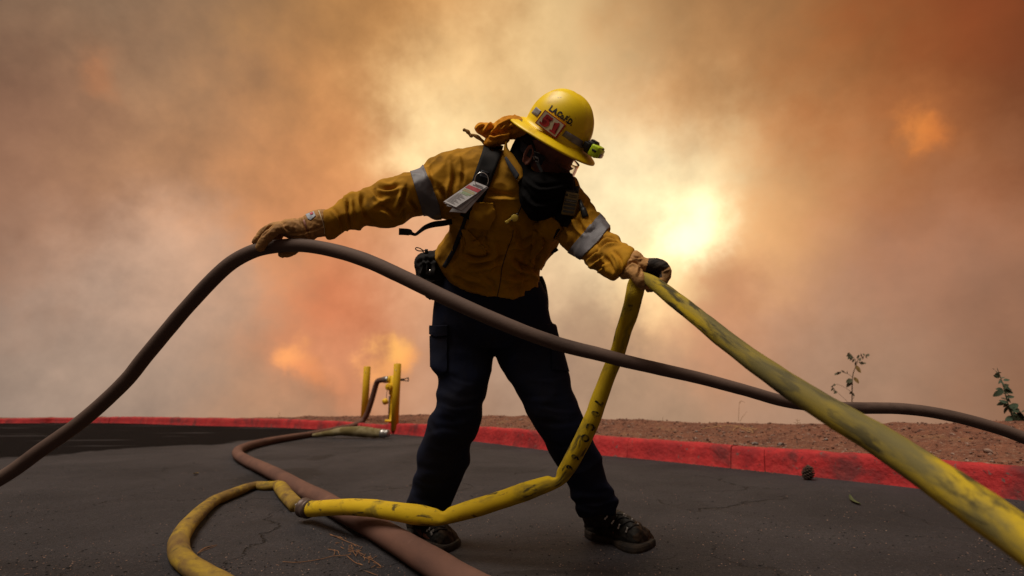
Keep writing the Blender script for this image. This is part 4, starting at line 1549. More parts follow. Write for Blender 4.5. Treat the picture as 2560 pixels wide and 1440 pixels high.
# leaves on the asphalt
M['greenleaf'] = mat('fresh_green_leaf', (0.055, 0.066, 0.02), 0.7, (0.04, 0.05, 0.018), 30)
for (pts_, W, lab, mt) in (([(2124, 1238), (2130, 1250), (2140, 1257), (2152, 1262)], 0.012, 'narrow green leaf curled on the asphalt below the pine cone', 'greenleaf'), ([(483, 1185), (490, 1184), (496, 1184)], 0.01, 'small yellowish leaf on the asphalt at the left', 'brownleaf')):
    Q = crom([tuple(G(x, y, 0.006 + 0.01 * (i == 0))) for i, (x, y) in enumerate(pts_)], 5)
    V, Fc = [], []
    n_ = len(Q)
    for i, q in enumerate(Q):
        u = i / (n_ - 1)
        w = W * math.sin(PI * (0.05 + 0.93 * u))
        t_ = Vector(Q[min(i + 1, n_ - 1)] - Q[max(i - 1, 0)]).normalized()
        s_ = t_.cross(Vector((0, -0.3, 1))).normalized()
        V += [tuple(Vector(q) - s_ * w + Vector((0, 0, 0.006))), tuple(q), tuple(Vector(q) + s_ * w + Vector((0, 0, 0.006)))]
    for i in range(n_ - 1):
        for j in range(2):
            k = i * 3 + j
            Fc.append((k, k + 3, k + 4, k + 1))
    o = link('fallen_leaf', mesh_from(V, Fc), M[mt], base=Vector(Q[0]))
    tag(o, lab, 'leaf', 'leaves fallen on the asphalt')

# dry pine needles
M['needle'] = mat('dry_pine_needle', (0.26, 0.125, 0.055), 0.8, (0.17, 0.075, 0.035), 40)


def c6(cx, cy):
    return 600 + cx / 5.54, 1180 + cy / 5.54


def needles(lines, name, lab, conv):
    bm = bmesh.new()
    for s_ in lines:
        Q = crom([tuple(G(*conv(x, y), 0.003 + 0.004 * random.random())) for x, y in s_], 4)
        tmp = tube(Q, [0.0011] * (len(Q) - 1) + [0.0005], 5)
        bm.from_mesh(tmp)
        bpy.data.meshes.remove(tmp)
    o = link(name, bm_to_mesh(bm), M['needle'], base=G(*conv(*lines[0][0])))
    tag(o, lab, 'pine needles', kind='stuff')


ls = [[(1240, 855), (1430, 940), (1670, 1035)], [(1245, 870), (1330, 890), (1420, 915)], [(590, 1240), (800, 1250), (1100, 1210), (1280, 1165), (1430, 1155), (1550, 1140)], [(1480, 1160), (1600, 1255), (1700, 1290)], [(1300, 1150), (1310, 1090), (1210, 1065)],
      [(1720, 1180), (1850, 1230), (1950, 1300)], [(1500, 1080), (1620, 1100), (1720, 1150)], [(1220, 1070), (1350, 1090), (1370, 1140)], [(1560, 1090), (1610, 1170)], [(1740, 1370), (1900, 1430)], [(1640, 1260), (1700, 1288)]]
for _ in range(46):
    u = random.random()
    x = 1380 + 560 * u + random.gauss(0, 40)
    y = 960 + 330 * u + random.gauss(0, 35)
    a = random.uniform(0, 6.28)
    l = random.uniform(15, 75)
    ls.append([(x, y), (x + l * 0.5 * math.cos(a) + random.uniform(-8, 8), y + l * 0.4 * math.sin(a)), (x + l * math.cos(a), y + 0.7 * l * math.sin(a))])
needles(ls, 'pine_needles', 'scatter of dry brown pine needles beside the red-brown supply hose', c6)
needles([[(1480, 1270), (1550, 1225), (1630, 1205)], [(1485, 1268), (1560, 1235), (1628, 1212)], [(1478, 1272), (1530, 1230), (1600, 1212)]], 'pine_needles', 'few dry pine needles inside the loop of the browned hose', lambda x, y: (x / 3, 960 + y / 3))


# ------------------------------------------------------------------ the firefighter
person = empty('person', Vector((P(1290, 1370, 2.0).x, 2.07, 0)))
tag(person, 'firefighter in yellow jacket and helmet, arms spread, hauling hoses', 'person')


def shells(*sts, k=3, nr=28, ex=2.0):
    return [ring_mesh(loft(s, k, nr, ex)) for s in sts]


def shrink(st, f, ft=None):
    out = []
    for s in st:
        lx, ly, rx, ry, d, t = s[:6]
        cx, cy = (lx + rx) / 2, (ly + ry) / 2
        out.append((cx + (lx - cx) * f, cy + (ly - cy) * f, cx + (rx - cx) * f, cy + (ry - cy) * f, d, t * (ft or f)))
    return out


T_TORSO = [(1114, 682, 1346, 716, 1.99, .135, 42), (1088, 648, 1349, 690, 1.98, .15, 20), (1094, 624, 1362, 657, 1.96, .152, 8), (1112, 600, 1384, 628, 1.94, .152), (1126, 572, 1398, 602, 1.91, .15), (1120, 545, 1408, 580, 1.88, .146),
           (1118, 490, 1426, 540, 1.85, .138), (1135, 425, 1440, 490, 1.82, .122), (1185, 382, 1432, 455, 1.80, .098), (1240, 374, 1408, 432, 1.79, .07)]
T_ARML = [(1225, 364, 1200, 560, 1.82, .11), (1165, 373, 1150, 552, 1.81, .10), (1120, 382, 1112, 545, 1.80, .092), (1090, 394, 1094, 544, 1.795, .088), (1075, 400, 1080, 541, 1.79, .084), (1063, 412, 1068, 537, 1.785, .082), (1050, 421, 1055, 537, 1.78, .08), (1025, 429, 1031, 541, 1.77, .077), (1004, 432, 1014, 552, 1.76, .076),
          (981, 448, 993, 561, 1.75, .073), (955, 450, 968, 568, 1.735, .07), (940, 455, 945, 568, 1.725, .068), (926, 468, 930, 567, 1.715, .064), (906, 477, 912, 570, 1.70, .06), (893, 481, 897, 580, 1.69, .058), (872, 484, 864, 579, 1.675, .055), (863, 492, 857, 582, 1.67, .053), (848, 503, 842, 589, 1.66, .051), (836, 511, 828, 595, 1.652, .049),
          (826, 518, 820, 597, 1.645, .046), (812, 522, 815, 590, 1.638, .044), (804, 526, 812, 587, 1.634, .042)]
T_ARMR = [(1395, 428, 1350, 590, 1.80, .11), (1436, 448, 1380, 598, 1.78, .098), (1458, 477, 1396, 603, 1.76, .092), (1485, 527, 1412, 617, 1.71, .087), (1503, 543, 1428, 631, 1.68, .084), (1523, 566, 1446, 643, 1.635, .080), (1521, 581, 1459, 645, 1.61, .072), (1532, 582, 1467, 655, 1.585, .068),
          (1546, 595, 1475, 667, 1.55, .066), (1550, 603, 1489, 673, 1.535, .063), (1560, 609, 1498, 678, 1.52, .062), (1576, 620, 1516, 692, 1.49, .056), (1582, 626, 1530, 698, 1.475, .050), (1580, 636, 1546, 692, 1.465, .042)]
T_PELV = [(1104, 688, 1352, 704, 2.0, .125), (1088, 735, 1366, 735, 2.0, .135), (1084, 765, 1370, 765, 2.0, .135), (1083, 800, 1378, 800, 2.0, .13), (1079, 840, 1396, 840, 2.0, .12), (1090, 872, 1396, 872, 2.0, .10)]
T_LEGL = [(1084, 780, 1238, 820, 2.0, .105), (1078, 834, 1237, 866, 2.0, .10), (1077, 884, 1235, 891, 1.99, .098), (1077, 919, 1230, 922, 1.975, .095), (1095, 939, 1226, 944, 1.965, .092), (1097, 963, 1219, 968, 1.957, .09), (1090, 985, 1214, 994, 1.95, .09), (1094, 1005, 1206, 1009, 1.945, .088), (1088, 1023, 1204, 1028, 1.945, .088),
          (1074, 1041, 1204, 1046, 1.95, .087), (1066, 1067, 1197, 1073, 1.955, .086), (1055, 1096, 1187, 1097, 1.96, .084), (1047, 1120, 1177, 1116, 1.97, .082), (1042, 1150, 1177, 1151, 1.98, .08), (1042, 1174, 1165, 1178, 1.99, .078), (1032, 1196, 1156, 1199, 2.0, .076), (1029, 1224, 1145, 1225, 2.015, .073), (1017, 1253, 1130, 1258, 2.03, .072), (1014, 1275, 1122, 1281, 2.035, .07), (1016, 1296, 1119, 1304, 2.04, .068)]
T_LEGR = [(1240, 830, 1390, 810, 2.0, .105), (1237, 885, 1405, 870, 1.995, .10), (1262, 934, 1421, 928, 1.975, .096), (1280, 963, 1427, 967, 1.96, .092), (1293, 985, 1437, 988, 1.955, .09), (1306, 1006, 1447, 1014, 1.95, .09), (1312, 1021, 1451, 1025, 1.947, .088), (1321, 1039, 1456, 1040, 1.947, .088), (1344, 1077, 1470, 1073, 1.95, .085), (1358, 1100, 1480, 1097, 1.955, .082),
          (1370, 1129, 1499, 1131, 1.965, .08), (1393, 1164, 1509, 1166, 1.98, .077), (1414, 1203, 1520, 1202, 1.99, .074), (1425, 1222, 1535, 1223, 1.995, .072), (1428, 1246, 1538, 1239, 2.0, .07), (1439, 1258, 1546, 1251, 2.005, .068), (1437, 1272, 1541, 1268, 2.01, .066), (1449, 1294, 1536, 1286, 2.015, .06)]

# helmet frame: forward, up, side towards the camera
HPX, HPY, HD = 1383, 349, 1.72
vr, vu, vt = view_frame(HPX, HPY)
yaw = math.radians(22)
HF = (vr * .845 - vu * .535) * math.cos(yaw) + vt * math.sin(yaw)
HF.normalize()
HU = (vr * .535 + vu * .845) * math.cos(math.radians(9)) + vt * math.sin(math.radians(9))
HU = (HU - HF * HU.dot(HF)).normalized()
HS = HF.cross(HU)
if HS.dot(vt) < 0:
    HS = -HS
HC = P(HPX, HPY, HD)


def H(f, s, u):
    return HC + HF * f + HS * s + HU * u


# body: one continuous figure under the clothes, head and ear showing
def head_shell():
    rings = []
    for (u, cf, hf, hs) in ((.118, 0, .02, .02), (.108, 0, .05, .045), (.08, 0, .078, .062), (.04, 0, .092, .071), (0, 0, .096, .075), (-.03, 0, .096, .075), (-.05, .002, .093, .072), (-.08, .006, .089, .069), (-.105, .014, .082, .064), (-.13, .026, .07, .056), (-.15, .038, .055, .046), (-.165, .045, .035, .03)):
        rings.append([H(cf + hf * math.cos(a), hs * math.sin(a), u) for a in [2 * PI * j / 32 for j in range(32)]])
    return ring_mesh(rings)


def blob_shell(c, ax, rad, n=10):
    rings = []
    for i in range(1, n):
        th = PI * i / n
        rings.append([c + ax[0] * (rad[0] * math.sin(th) * math.cos(2 * PI * j / 16)) + ax[1] * (rad[1] * math.sin(th) * math.sin(2 * PI * j / 16)) + ax[2] * (rad[2] * math.cos(th)) for j in range(16)])
    return ring_mesh(rings)


parts = [head_shell()]
parts.append(blob_shell(H(.100, 0, -.085), (HF, HS, HU), (.018, .015, .026)))       # nose
parts.append(blob_shell(H(.094, 0, -.118), (HF, HS, HU), (.012, .024, .010)))       # lips
parts.append(blob_shell(H(.088, 0, -.052), (HF, HS, HU), (.014, .058, .012)))       # brow
for sd in (1, -1):
    e = H(-.018, .074 * sd, -.070)
    ea = (HF * 0.92 - HU * 0.30).normalized()
    eu = (HU * 0.92 + HF * 0.30).normalized()
    pts_ = []
    for j in range(15):
        a = math.radians(-60 + 300 * j / 14)
        pts_.append(e + HS * (.008 * sd) + ea * (-.018 * math.cos(a - 0.6) * 1.0) + eu * (.030 * math.sin(a)))
    parts.append(ring_mesh(tube_rings(pts_, [.0052] * 15, 8)))                          # outer fold of the ear
    parts.append(blob_shell(e, (ea, eu, HS), (.017, .028, .007)))
    parts.append(blob_shell(e + ea * .006 - eu * .028 + HS * (.004 * sd), (ea, eu, HS), (.009, .011, .006)))
neck = [H(-.02, 0, -.06), H(-.035, 0, -.12), P(1320, 440, 1.78), P(1318, 500, 1.84)]
parts.append(ring_mesh(tube_rings(neck, [.062, .06, .064, .075], 24)))
parts += shells(shrink(T_TORSO, .86, .8), shrink(T_ARML, .62, .7), shrink(T_ARMR, .62, .7), shrink(T_PELV, .9, .85), shrink(T_LEGL, .68, .75), shrink(T_LEGR, .68, .75))
parts += [ring_mesh(chain([(815, 556, 1.635, .03), (775, 566, 1.62, .03), (740, 573, 1.61, .024), (712, 576, 1.60, .016)])), ring_mesh(chain([(1572, 664, 1.46, .03), (1590, 664, 1.45, .027), (1612, 668, 1.45, .016)]))]
parts += [ring_mesh(chain([(1066, 1290, 2.05, .032), (1055, 1320, gd(1055, 1360) + .045, .028), (1095, 1345, gd(1100, 1378) + .045, .020), (1120, 1352, gd(1121, 1376) + .045, .013)])),
          ring_mesh(chain([(1495, 1280, 2.03, .032), (1500, 1310, gd(1503, 1351) + .045, .028), (1560, 1335, gd(1562, 1370) + .045, .020), (1600, 1348, gd(1600, 1374) + .045, .013)]))]
body_me = remesh(parts, 0.0042, 2)
link('body', body_me, M['skin'], person)
# cropped hair on the back and sides of the head
HR = []
for (u, cf, hf, hs) in ((.10, -.003, .058, .052), (.06, -.004, .089, .072), (.0, -.006, .100, .0785), (-.04, -.008, .099, .0785), (-.07, -.02, .084, .0765), (-.10, -.03, .068, .070), (-.13, -.035, .055, .062)):
    lim = 2.25 if u > -.03 else 1.35
    HR.append([H(cf + hf * math.cos(a), hs * math.sin(a), u) for a in [PI - lim + 2 * lim * j / 30 for j in range(31)]])
V = [tuple(p) for r in HR for p in r]
Fc = [(i * 31 + j, i * 31 + j + 1, (i + 1) * 31 + j + 1, (i + 1) * 31 + j) for i in range(len(HR) - 1) for j in range(30)]
link('hair', mesh_from(V, Fc), M['hair'], person)

# ---- trousers
tr = remesh(shells(T_PELV, T_LEGL, T_LEGR, k=3, nr=32), 0.0055, 2)
fold(tr, [([(1108, 934), (1150, 955), (1190, 962)], 6, .001, 's'), ([(1096, 966), (1150, 990), (1200, 985)], 7, .001, 'v'), ([(1092, 1006), (1140, 1022), (1200, 1012)], 6, .001, 's'), ([(1080, 1040), (1130, 1050), (1190, 1036)], 7, .001, 'v'),
          ([(1060, 1090), (1110, 1075), (1180, 1090)], 8, .001, 's'), ([(1045, 1160), (1090, 1172), (1160, 1150)], 8, .001, 'v'), ([(1035, 1200), (1080, 1215), (1145, 1205)], 7, .001, 's'), ([(1025, 1240), (1070, 1250), (1125, 1240)], 7, .001, 'v'),
          ([(1320, 948), (1380, 950), (1423, 938)], 5, .001, 's'), ([(1300, 990), (1370, 992), (1435, 985)], 6, .001, 'v'), ([(1345, 1016), (1400, 1027), (1450, 1026)], 6, .001, 's'), ([(1330, 1045), (1390, 1060), (1450, 1050)], 6, .001, 'v'),
          ([(1365, 1110), (1410, 1120), (1480, 1100)], 7, .001, 's'), ([(1425, 1225), (1480, 1235), (1535, 1225)], 6, .001, 'v'), ([(1432, 1252), (1490, 1262), (1545, 1248)], 5, .001, 's'), ([(1240, 850), (1238, 820), (1236, 770)], 4, .001, 'v'), ([(1150, 800), (1190, 850), (1232, 886)], 6, .001, 's'), ([(1330, 780), (1290, 850), (1245, 890)], 6, .001, 's')], ripple=0.0030, rscale=7.5)
trs = link('trousers', tr.copy(), M['trousers'], person)
for nm, poly, th in (('cargo_pocket', [(1078, 840), (1120, 842), (1119, 928), (1100, 936), (1079, 916)], .007), ('pocket_flap', [(1079, 814), (1121, 812), (1122, 838), (1094, 842), (1079, 836)], .010), ('cargo_pocket', [(1392, 842), (1406, 878), (1420, 930), (1380, 925), (1376, 850)], .006)):
    link(nm, extract(tr, poly, 0.0, th), M['trousers'], trs)

# ---- boots
def boot(sec, shaft, sole_px, d_off, hooks, toe_from):
    st = [(tx, ty, bx, by, gd(bx, by) + d_off, t) for (tx, ty, bx, by, t) in sec]
    me = remesh([ring_mesh(loft(st, 4, 24, 2.3))] + shells(shaft), 0.0035, 4)
    x, y, d = proj(coords(me))
    fold(me, [], ripple=.002, rscale=30)
    b = link('boot', me, [M['boot'], M['boot_toe']], person)
    idx = [1 if toe_from(np.mean(x[list(p.vertices)]), np.mean(y[list(p.vertices)])) else 0 for p in me.polygons]
    me.polygons.foreach_set('material_index', idx)
    # sole: slab following the outline
    up_l, lo_l = [], []
    for (bx, by, th, hw) in crom(sole_px, 5):
        c = G(bx, by)
        c = c + (c - CP).normalized() * 0.0
        up_l.append((c, th, hw))
    n = len(up_l)
    rings = []
    for i, (c, th, hw) in enumerate(up_l):
        tdir = (up_l[min(i + 1, n - 1)][0] - up_l[max(i - 1, 0)][0])
        tdir.z = 0
        tdir.normalize()
        sd = Vector((-tdir.y, tdir.x, 0))
        if sd.y < 0:
            sd = -sd
        c2 = c + sd * hw
        prof_ = [(-.95, 0.002), (-.99, .3), (-.97, .7), (-.90, .9), (.90, .9), (.97, .7), (.99, .3), (.95, 0.002)]
        rings.append([c2 + sd * (a * hw) + Vector((0, 0, z * th)) for a, z in prof_])
    me2 = rmesh(rings)
    link('sole', me2, M['sole'], b, smooth=False)
    bv = bvh_of(body_me) if False else None
    bt = BVHTree.FromPolygons([v.co + wloc(b) for v in me.vertices], [tuple(p.vertices) for p in me.polygons])
    for (hx, hy) in hooks:
        p, nn_ = hit(bt, hx, hy, 1.98)
        vr_, vu_, vt_ = view_frame(hx, hy)
        bm = bmesh.new()
        box_bm(bm, p + vt_ * .002, ((vr_ * .5 + vu_).normalized(), (vr_ - vu_ * .5).normalized(), vt_), (.0055, .0032, .003), .0012)
        link('lace_hook', bm_to_mesh(bm), M['metal'], b, smooth=False)
    return b, bt


bR, btR = boot([(1462, 1300, 1462, 1342, .030), (1476, 1284, 1478, 1348, .044), (1505, 1272, 1503, 1351, .050), (1535, 1274, 1532, 1358, .050), (1567, 1289, 1562, 1370, .050), (1596, 1308, 1592, 1376, .049), (1620, 1326, 1617, 1370, .042), (1634, 1344, 1632, 1360, .026)],
               [(1452, 1255, 1535, 1255, 2.03, .052), (1455, 1285, 1540, 1285, 2.04, .052), (1461, 1318, 1535, 1318, 2.05, .045)],
               [(1461, 1343, .030, .030), (1474, 1352, .031, .038), (1500, 1357, .026, .042), (1527, 1361, .022, .045), (1545, 1374, .026, .050), (1570, 1384, .028, .052), (1598, 1385, .028, .050), (1625, 1376, .028, .040), (1640, 1364, .026, .022)], 0.045,
               [(1517, 1292), (1513, 1296), (1533, 1303), (1530, 1307), (1548, 1313), (1546, 1319), (1568, 1322), (1566, 1328), (1560, 1287), (1565, 1290), (1580, 1299), (1594, 1311)], lambda x, y: x > 1590 + 30 * math.sin(y * 0.2) * 0.3)
bL, btL = boot([(1018, 1300, 1018, 1338, .030), (1030, 1286, 1032, 1350, .044), (1055, 1280, 1055, 1360, .050), (1080, 1288, 1078, 1370, .050), (1103, 1304, 1100, 1378, .048), (1124, 1319, 1121, 1376, .045), (1140, 1336, 1139, 1368, .036), (1148, 1350, 1147, 1362, .024)],
               [(1018, 1262, 1118, 1265, 2.06, .055), (1016, 1290, 1112, 1292, 2.07, .052), (1016, 1320, 1100, 1325, 2.06, .045)],
               [(1015, 1340, .028, .030), (1032, 1354, .030, .038), (1056, 1368, .026, .042), (1080, 1382, .026, .046), (1100, 1388, .028, .050), (1122, 1382, .028, .046), (1142, 1373, .027, .034), (1152, 1363, .026, .018)], 0.045,
               [(1068, 1326), (1074, 1322), (1078, 1330), (1083, 1326), (1080, 1335)], lambda x, y: x > 1096 + 6 * math.sin(y * 0.25))
# laces
for b, bt, rows_ in ((bR, btR, [[(1518, 1293), (1540, 1286), (1558, 1287)], [(1533, 1304), (1556, 1294), (1572, 1296)], [(1550, 1316), (1572, 1303), (1586, 1306)], [(1568, 1325), (1588, 1312), (1598, 1315)]]),
                     (bL, btL, [[(1074, 1324), (1095, 1316), (1112, 1318)], [(1082, 1332), (1100, 1322), (1118, 1324)]])):
    for r_ in rows_:
        Q = []
        for x, y in crom(r_, 4):
            p, n_ = hit(bt, x, y, 1.98)
            Q.append(p + (CP - p).normalized() * .002)
        link('lace', tube(Q, .0025, 6), M['black'], b)

# ---- jacket
jk = remesh(shells(T_TORSO, T_ARML, T_ARMR, k=4, nr=36), 0.0044, 3)
JF = [  # creases: outstretched sleeve
    ([(946, 463), (965, 471), (984, 470), (1000, 462)], 5, .008, 'v'), ([(1012, 470), (1004, 492), (996, 512), (990, 528)], 6, .012, 's'), ([(950, 520), (968, 530), (984, 550)], 6, .010, 's'), ([(869, 488), (866, 520), (868, 550), (873, 578)], 5, .008, 's'),
    ([(828, 522), (840, 536), (850, 562), (852, 580)], 5, .007, 's'), ([(1024, 500), (1034, 516), (1048, 536)], 5, .009, 'v'), ([(905, 482), (900, 510), (910, 545), (930, 562)], 7, .007, 's'), ([(930, 470), (942, 492), (955, 500)], 6, .006, 's'),
    ([(1100, 470), (1112, 492), (1118, 515)], 6, .009, 'v'), ([(1066, 412), (1076, 440), (1080, 470)], 6, .005, 's'), ([(1128, 400), (1130, 440), (1122, 490), (1126, 530)], 7, .007, 's'), ([(1150, 385), (1156, 420), (1150, 470)], 6, .004, 's'), ([(880, 500), (884, 530), (880, 560)], 6, .005, 's'),
    ([(980, 500), (960, 508), (935, 520)], 8, .006, 's'), ([(1012, 520), (1004, 545)], 5, .007, 'v'),
    # chest and belly
    ([(1160, 630), (1190, 643), (1226, 638)], 6, .012, 'v'), ([(1172, 672), (1222, 664), (1264, 644)], 7, .009, 's'), ([(1284, 648), (1308, 668), (1336, 678)], 6, .013, 'v'), ([(1356, 584), (1352, 616), (1326, 654)], 5, .008, 's'),
    ([(1294, 592), (1308, 606), (1332, 590)], 6, .009, 'v'), ([(1270, 622), (1290, 612), (1310, 622)], 6, .007, 's'), ([(1256, 690), (1290, 700), (1330, 690)], 7, .007, 's'), ([(1140, 690), (1176, 712), (1214, 724)], 6, .008, 'v'), ([(1130, 660), (1160, 690), (1205, 700)], 8, .006, 's'),
    ([(1212, 486), (1248, 492), (1290, 494)], 8, .008, 's'), ([(1215, 575), (1212, 605), (1226, 634)], 4, .005, 's'), ([(1128, 560), (1140, 590), (1136, 630), (1120, 655)], 7, .008, 's'), ([(1150, 580), (1158, 610), (1150, 640)], 6, .006, 's'), ([(1240, 600), (1244, 640), (1230, 680)], 8, .006, 's'),
    ([(1310, 640), (1300, 680), (1310, 715)], 8, .006, 's'), ([(1340, 640), (1334, 670), (1345, 700)], 6, .008, 's'), ([(1270, 560), (1290, 575), (1288, 600)], 7, .006, 's'), ([(1200, 690), (1230, 710), (1236, 735)], 6, .005, 's'), ([(1180, 610), (1205, 600), (1222, 612)], 7, .006, 's'),
    # bent sleeve
    ([(1494, 614), (1508, 600), (1523, 593), (1546, 600)], 4, .010, 'v'), ([(1504, 628), (1522, 612), (1552, 612)], 4, .006, 's'), ([(1512, 640), (1523, 656), (1534, 682)], 5, .008, 'v'), ([(1470, 652), (1484, 640), (1500, 632)], 4, .007, 's'), ([(1476, 664), (1494, 652), (1512, 640)], 4, .006, 's'), ([(1532, 632), (1548, 650), (1552, 676)], 5, .006, 's'),
    ([(1446, 548), (1452, 570), (1466, 582)], 5, .009, 'v'), ([(1480, 548), (1482, 568), (1470, 580)], 5, .006, 's'), ([(1420, 560), (1430, 590), (1424, 615)], 6, .007, 's'), ([(1465, 500), (1458, 530), (1440, 560)], 6, .006, 's'), ([(1496, 676), (1510, 668), (1520, 655)], 4, .006, 's')]
fold(jk, JF, ripple=0.0068, rscale=9, fine=0.0008, fscale=60)
jkm = jk.copy()
jacket = link('jacket', jkm, M['jacket'], person)
JB = bvh_of(jk)
for poly, lab in (([(1024, 424), (1059, 413), (1099, 513), (1104, 550), (1061, 546)], None), ([(1500, 535), (1524, 566), (1497, 603), (1451, 648), (1420, 630)], None)):
    link('reflective_band', extract(jk, poly, 0.0012, 0.0022, front=False), M['reflect'], jacket)
for nm, poly, off, th, mt in (('pocket', [(1156, 572), (1212, 573), (1216, 622), (1229, 636), (1194, 643), (1159, 633)], 0, .006, 'jacket'), ('pocket_flap', [(1184, 503), (1235, 505), (1241, 540), (1225, 570), (1172, 567)], .006, .007, 'jacket'),
                              ('pocket', [(1332, 574), (1358, 585), (1388, 596), (1352, 676), (1326, 656)], 0, .006, 'jacket'), ('pocket_flap', [(1330, 562), (1370, 531), (1400, 556), (1412, 572), (1393, 593), (1360, 584)], .006, .008, 'jacket'),
                              ('hook_and_loop_tab', [(1399, 573), (1411, 573), (1395, 592), (1391, 590)], .012, .003, 'black')):
    link(nm, extract(jk, poly, off, th), M[mt], jacket)
link('zipper', ribbon(JB, [(1283, 575, 1.6), (1280, 595, 1.8), (1270, 620, 1.8), (1262, 645, 2.0), (1255, 670, 2.2), (1252, 695, 2.0), (1248, 720, 2.0), (1242, 745, 2.0)], .0012, .001, nw=3), M['ink'], jacket)
# stand-up collar with its dark tab
cL = [(1263, 352), (1259, 375), (1261, 392), (1270, 412), (1282, 434), (1295, 456)]
cR = [(1268, 355), (1270, 371), (1284, 388), (1295, 405), (1306, 422), (1309, 440)]
rows_ = []
for (a, b) in zip(crom(cL, 4), crom(cR, 4)):
    i = len(rows_) / 20
    rows_.append([P(a[0] + (b[0] - a[0]) * u, a[1] + (b[1] - a[1]) * u, 1.715 - .035 * i - .012 * math.sin(PI * u)) for u in (0, .25, .5, .75, 1)])
link('collar', sheet(rows_, .006), M['jacket'], jacket)
rows_ = []
for (a, b) in zip(crom([(1261, 394), (1270, 416), (1291, 451)], 5), crom([(1266, 391), (1279, 409), (1299, 437)], 5)):
    i = len(rows_) / 10
    rows_.append([P(a[0] + (b[0] - a[0]) * u, a[1] + (b[1] - a[1]) * u, 1.690 - .030 * i) for u in (0, .5, 1)])
link('collar_tab', sheet(rows_, .002), M['charcoal'], jacket)
rows_ = []
for (a, b) in zip(crom([(1404, 452), (1422, 446), (1436, 452)], 5), crom([(1410, 470), (1424, 468), (1440, 474)], 5)):
    rows_.append([P(a[0] + (b[0] - a[0]) * u, a[1] + (b[1] - a[1]) * u, 1.72) for u in (0, .5, 1)])
link('collar', sheet(rows_, .01), M['jacket'], jacket)

# ---- harness straps
hs_ = link('harness_strap', ribbon(JB, [(1236, 358, 48), (1228, 385, 47), (1216, 420, 47), (1205, 450, 46), (1192, 485, 42), (1178, 515, 36), (1163, 545, 30)], .010, .006, nw=7), M['black'], person)
link('buckle', ribbon(JB, [(1214, 428, 22), (1209, 444, 22)], .018, .005), M['charcoal'], hs_)
link('harness_strap', ribbon(JB, [(1167, 533, 9), (1158, 562, 9), (1148, 590, 11), (1136, 622, 11), (1122, 648, 11), (1109, 668, 10)], .006, .003, nw=3), M['charcoal'], person)
link('harness_strap', ribbon(None, [(997, 579, 17, 1.70), (1012, 579.5, 17, 1.70), (1024, 581, 16, 1.70), (1030, 584, 9, 1.70), (1039, 586, 8, 1.705), (1050, 578, 9, 1.71), (1064, 568, 12, 1.73), (1085, 561, 15, 1.75), (1108, 558, 15, 1.77), (1130, 554, 14, 1.80)], thick=.003, nw=4), M['black'], person)
link('harness_strap', ribbon(JB, [(1418, 438, 30), (1420, 470, 40), (1416, 505, 46), (1408, 545, 42), (1404, 565, 30)], .008, .006, nw=6), M['black'], person)
link('harness_strap', ribbon(None, [(1378, 632, 7, 1.90), (1386, 628, 8, 1.89), (1394, 622, 9, 1.89)], thick=.006, nw=3), M['black'], person)
link('harness_strap', ribbon(JB, [(1427, 438, 5), (1430, 460, 6), (1434, 482, 6)], .018, .003, nw=3), M['charcoal'], person)

# ---- black shroud over the lower face, neck and chest
mk = remesh(shells([(1326, 430, 1430, 434, 1.705, .05), (1308, 440, 1434, 446, 1.70, .070), (1300, 456, 1435, 462, 1.695, .08), (1298, 485, 1428, 492, 1.70, .078), (1302, 512, 1412, 520, 1.705, .07), (1314, 535, 1386, 540, 1.71, .058), (1326, 551, 1364, 552, 1.715, .045)],
                   [(1290, 345, 1325, 365, 1.765, .05), (1276, 375, 1335, 395, 1.76, .062), (1274, 410, 1345, 425, 1.755, .07), (1285, 445, 1370, 460, 1.745, .08), (1298, 480, 1380, 490, 1.74, .08)]), 0.0045, 4)
fold(mk, [([(1310, 440), (1350, 470), (1420, 460)], 6, .006, 's'), ([(1305, 470), (1340, 510), (1400, 500)], 6, .007, 's'), ([(1330, 520), (1345, 540), (1350, 552)], 5, .005, 's')], ripple=.0018, rscale=16)
link('face_shroud', mk, M['mask'], person)

# ---- goggles
rows_ = []
for i in range(25):
    a = math.radians(-80 + 160 * i / 24)
    rows_.append([H(.022 + .098 * math.cos(a) + .004 * (1 - abs(v)), .086 * math.sin(a), -.062 + .031 * v * (1 - .35 * max(0, 1 - abs(a) / .5) * (v < 0) * .3)) for v in (-1, -.6, -.2, .2, .6, 1)])
gg = link('goggles', sheet(rows_, .0018), M['lens'], person)
M['goggle_frame'] = mat('black_goggle_frame', (0.012, 0.011, 0.010), 0.5, (0.02, 0.018, 0.016), 50, spec=0.35)
for v in (-1,):
    Q = [H(.022 + .098 * math.cos(math.radians(-80 + 160 * i / 24)), .086 * math.sin(math.radians(-80 + 160 * i / 24)), -.062 + .031 * v) for i in range(25)]
    link('frame', tube(Q, .002, 8), M['goggle_frame'], gg)
for sd in (1, -1):
    rows_ = [[H(f, .0 + sd * s, u) for u in (-.045, -.060, -.075)] for (f, s) in ((.04, .087), (.02, .0865), (0, .085), (-.03, .082), (-.06, .07), (-.085, .05), (-.1, .02), (-.103, 0))]
    link('strap', sheet(rows_, .002), M['charcoal'], gg)

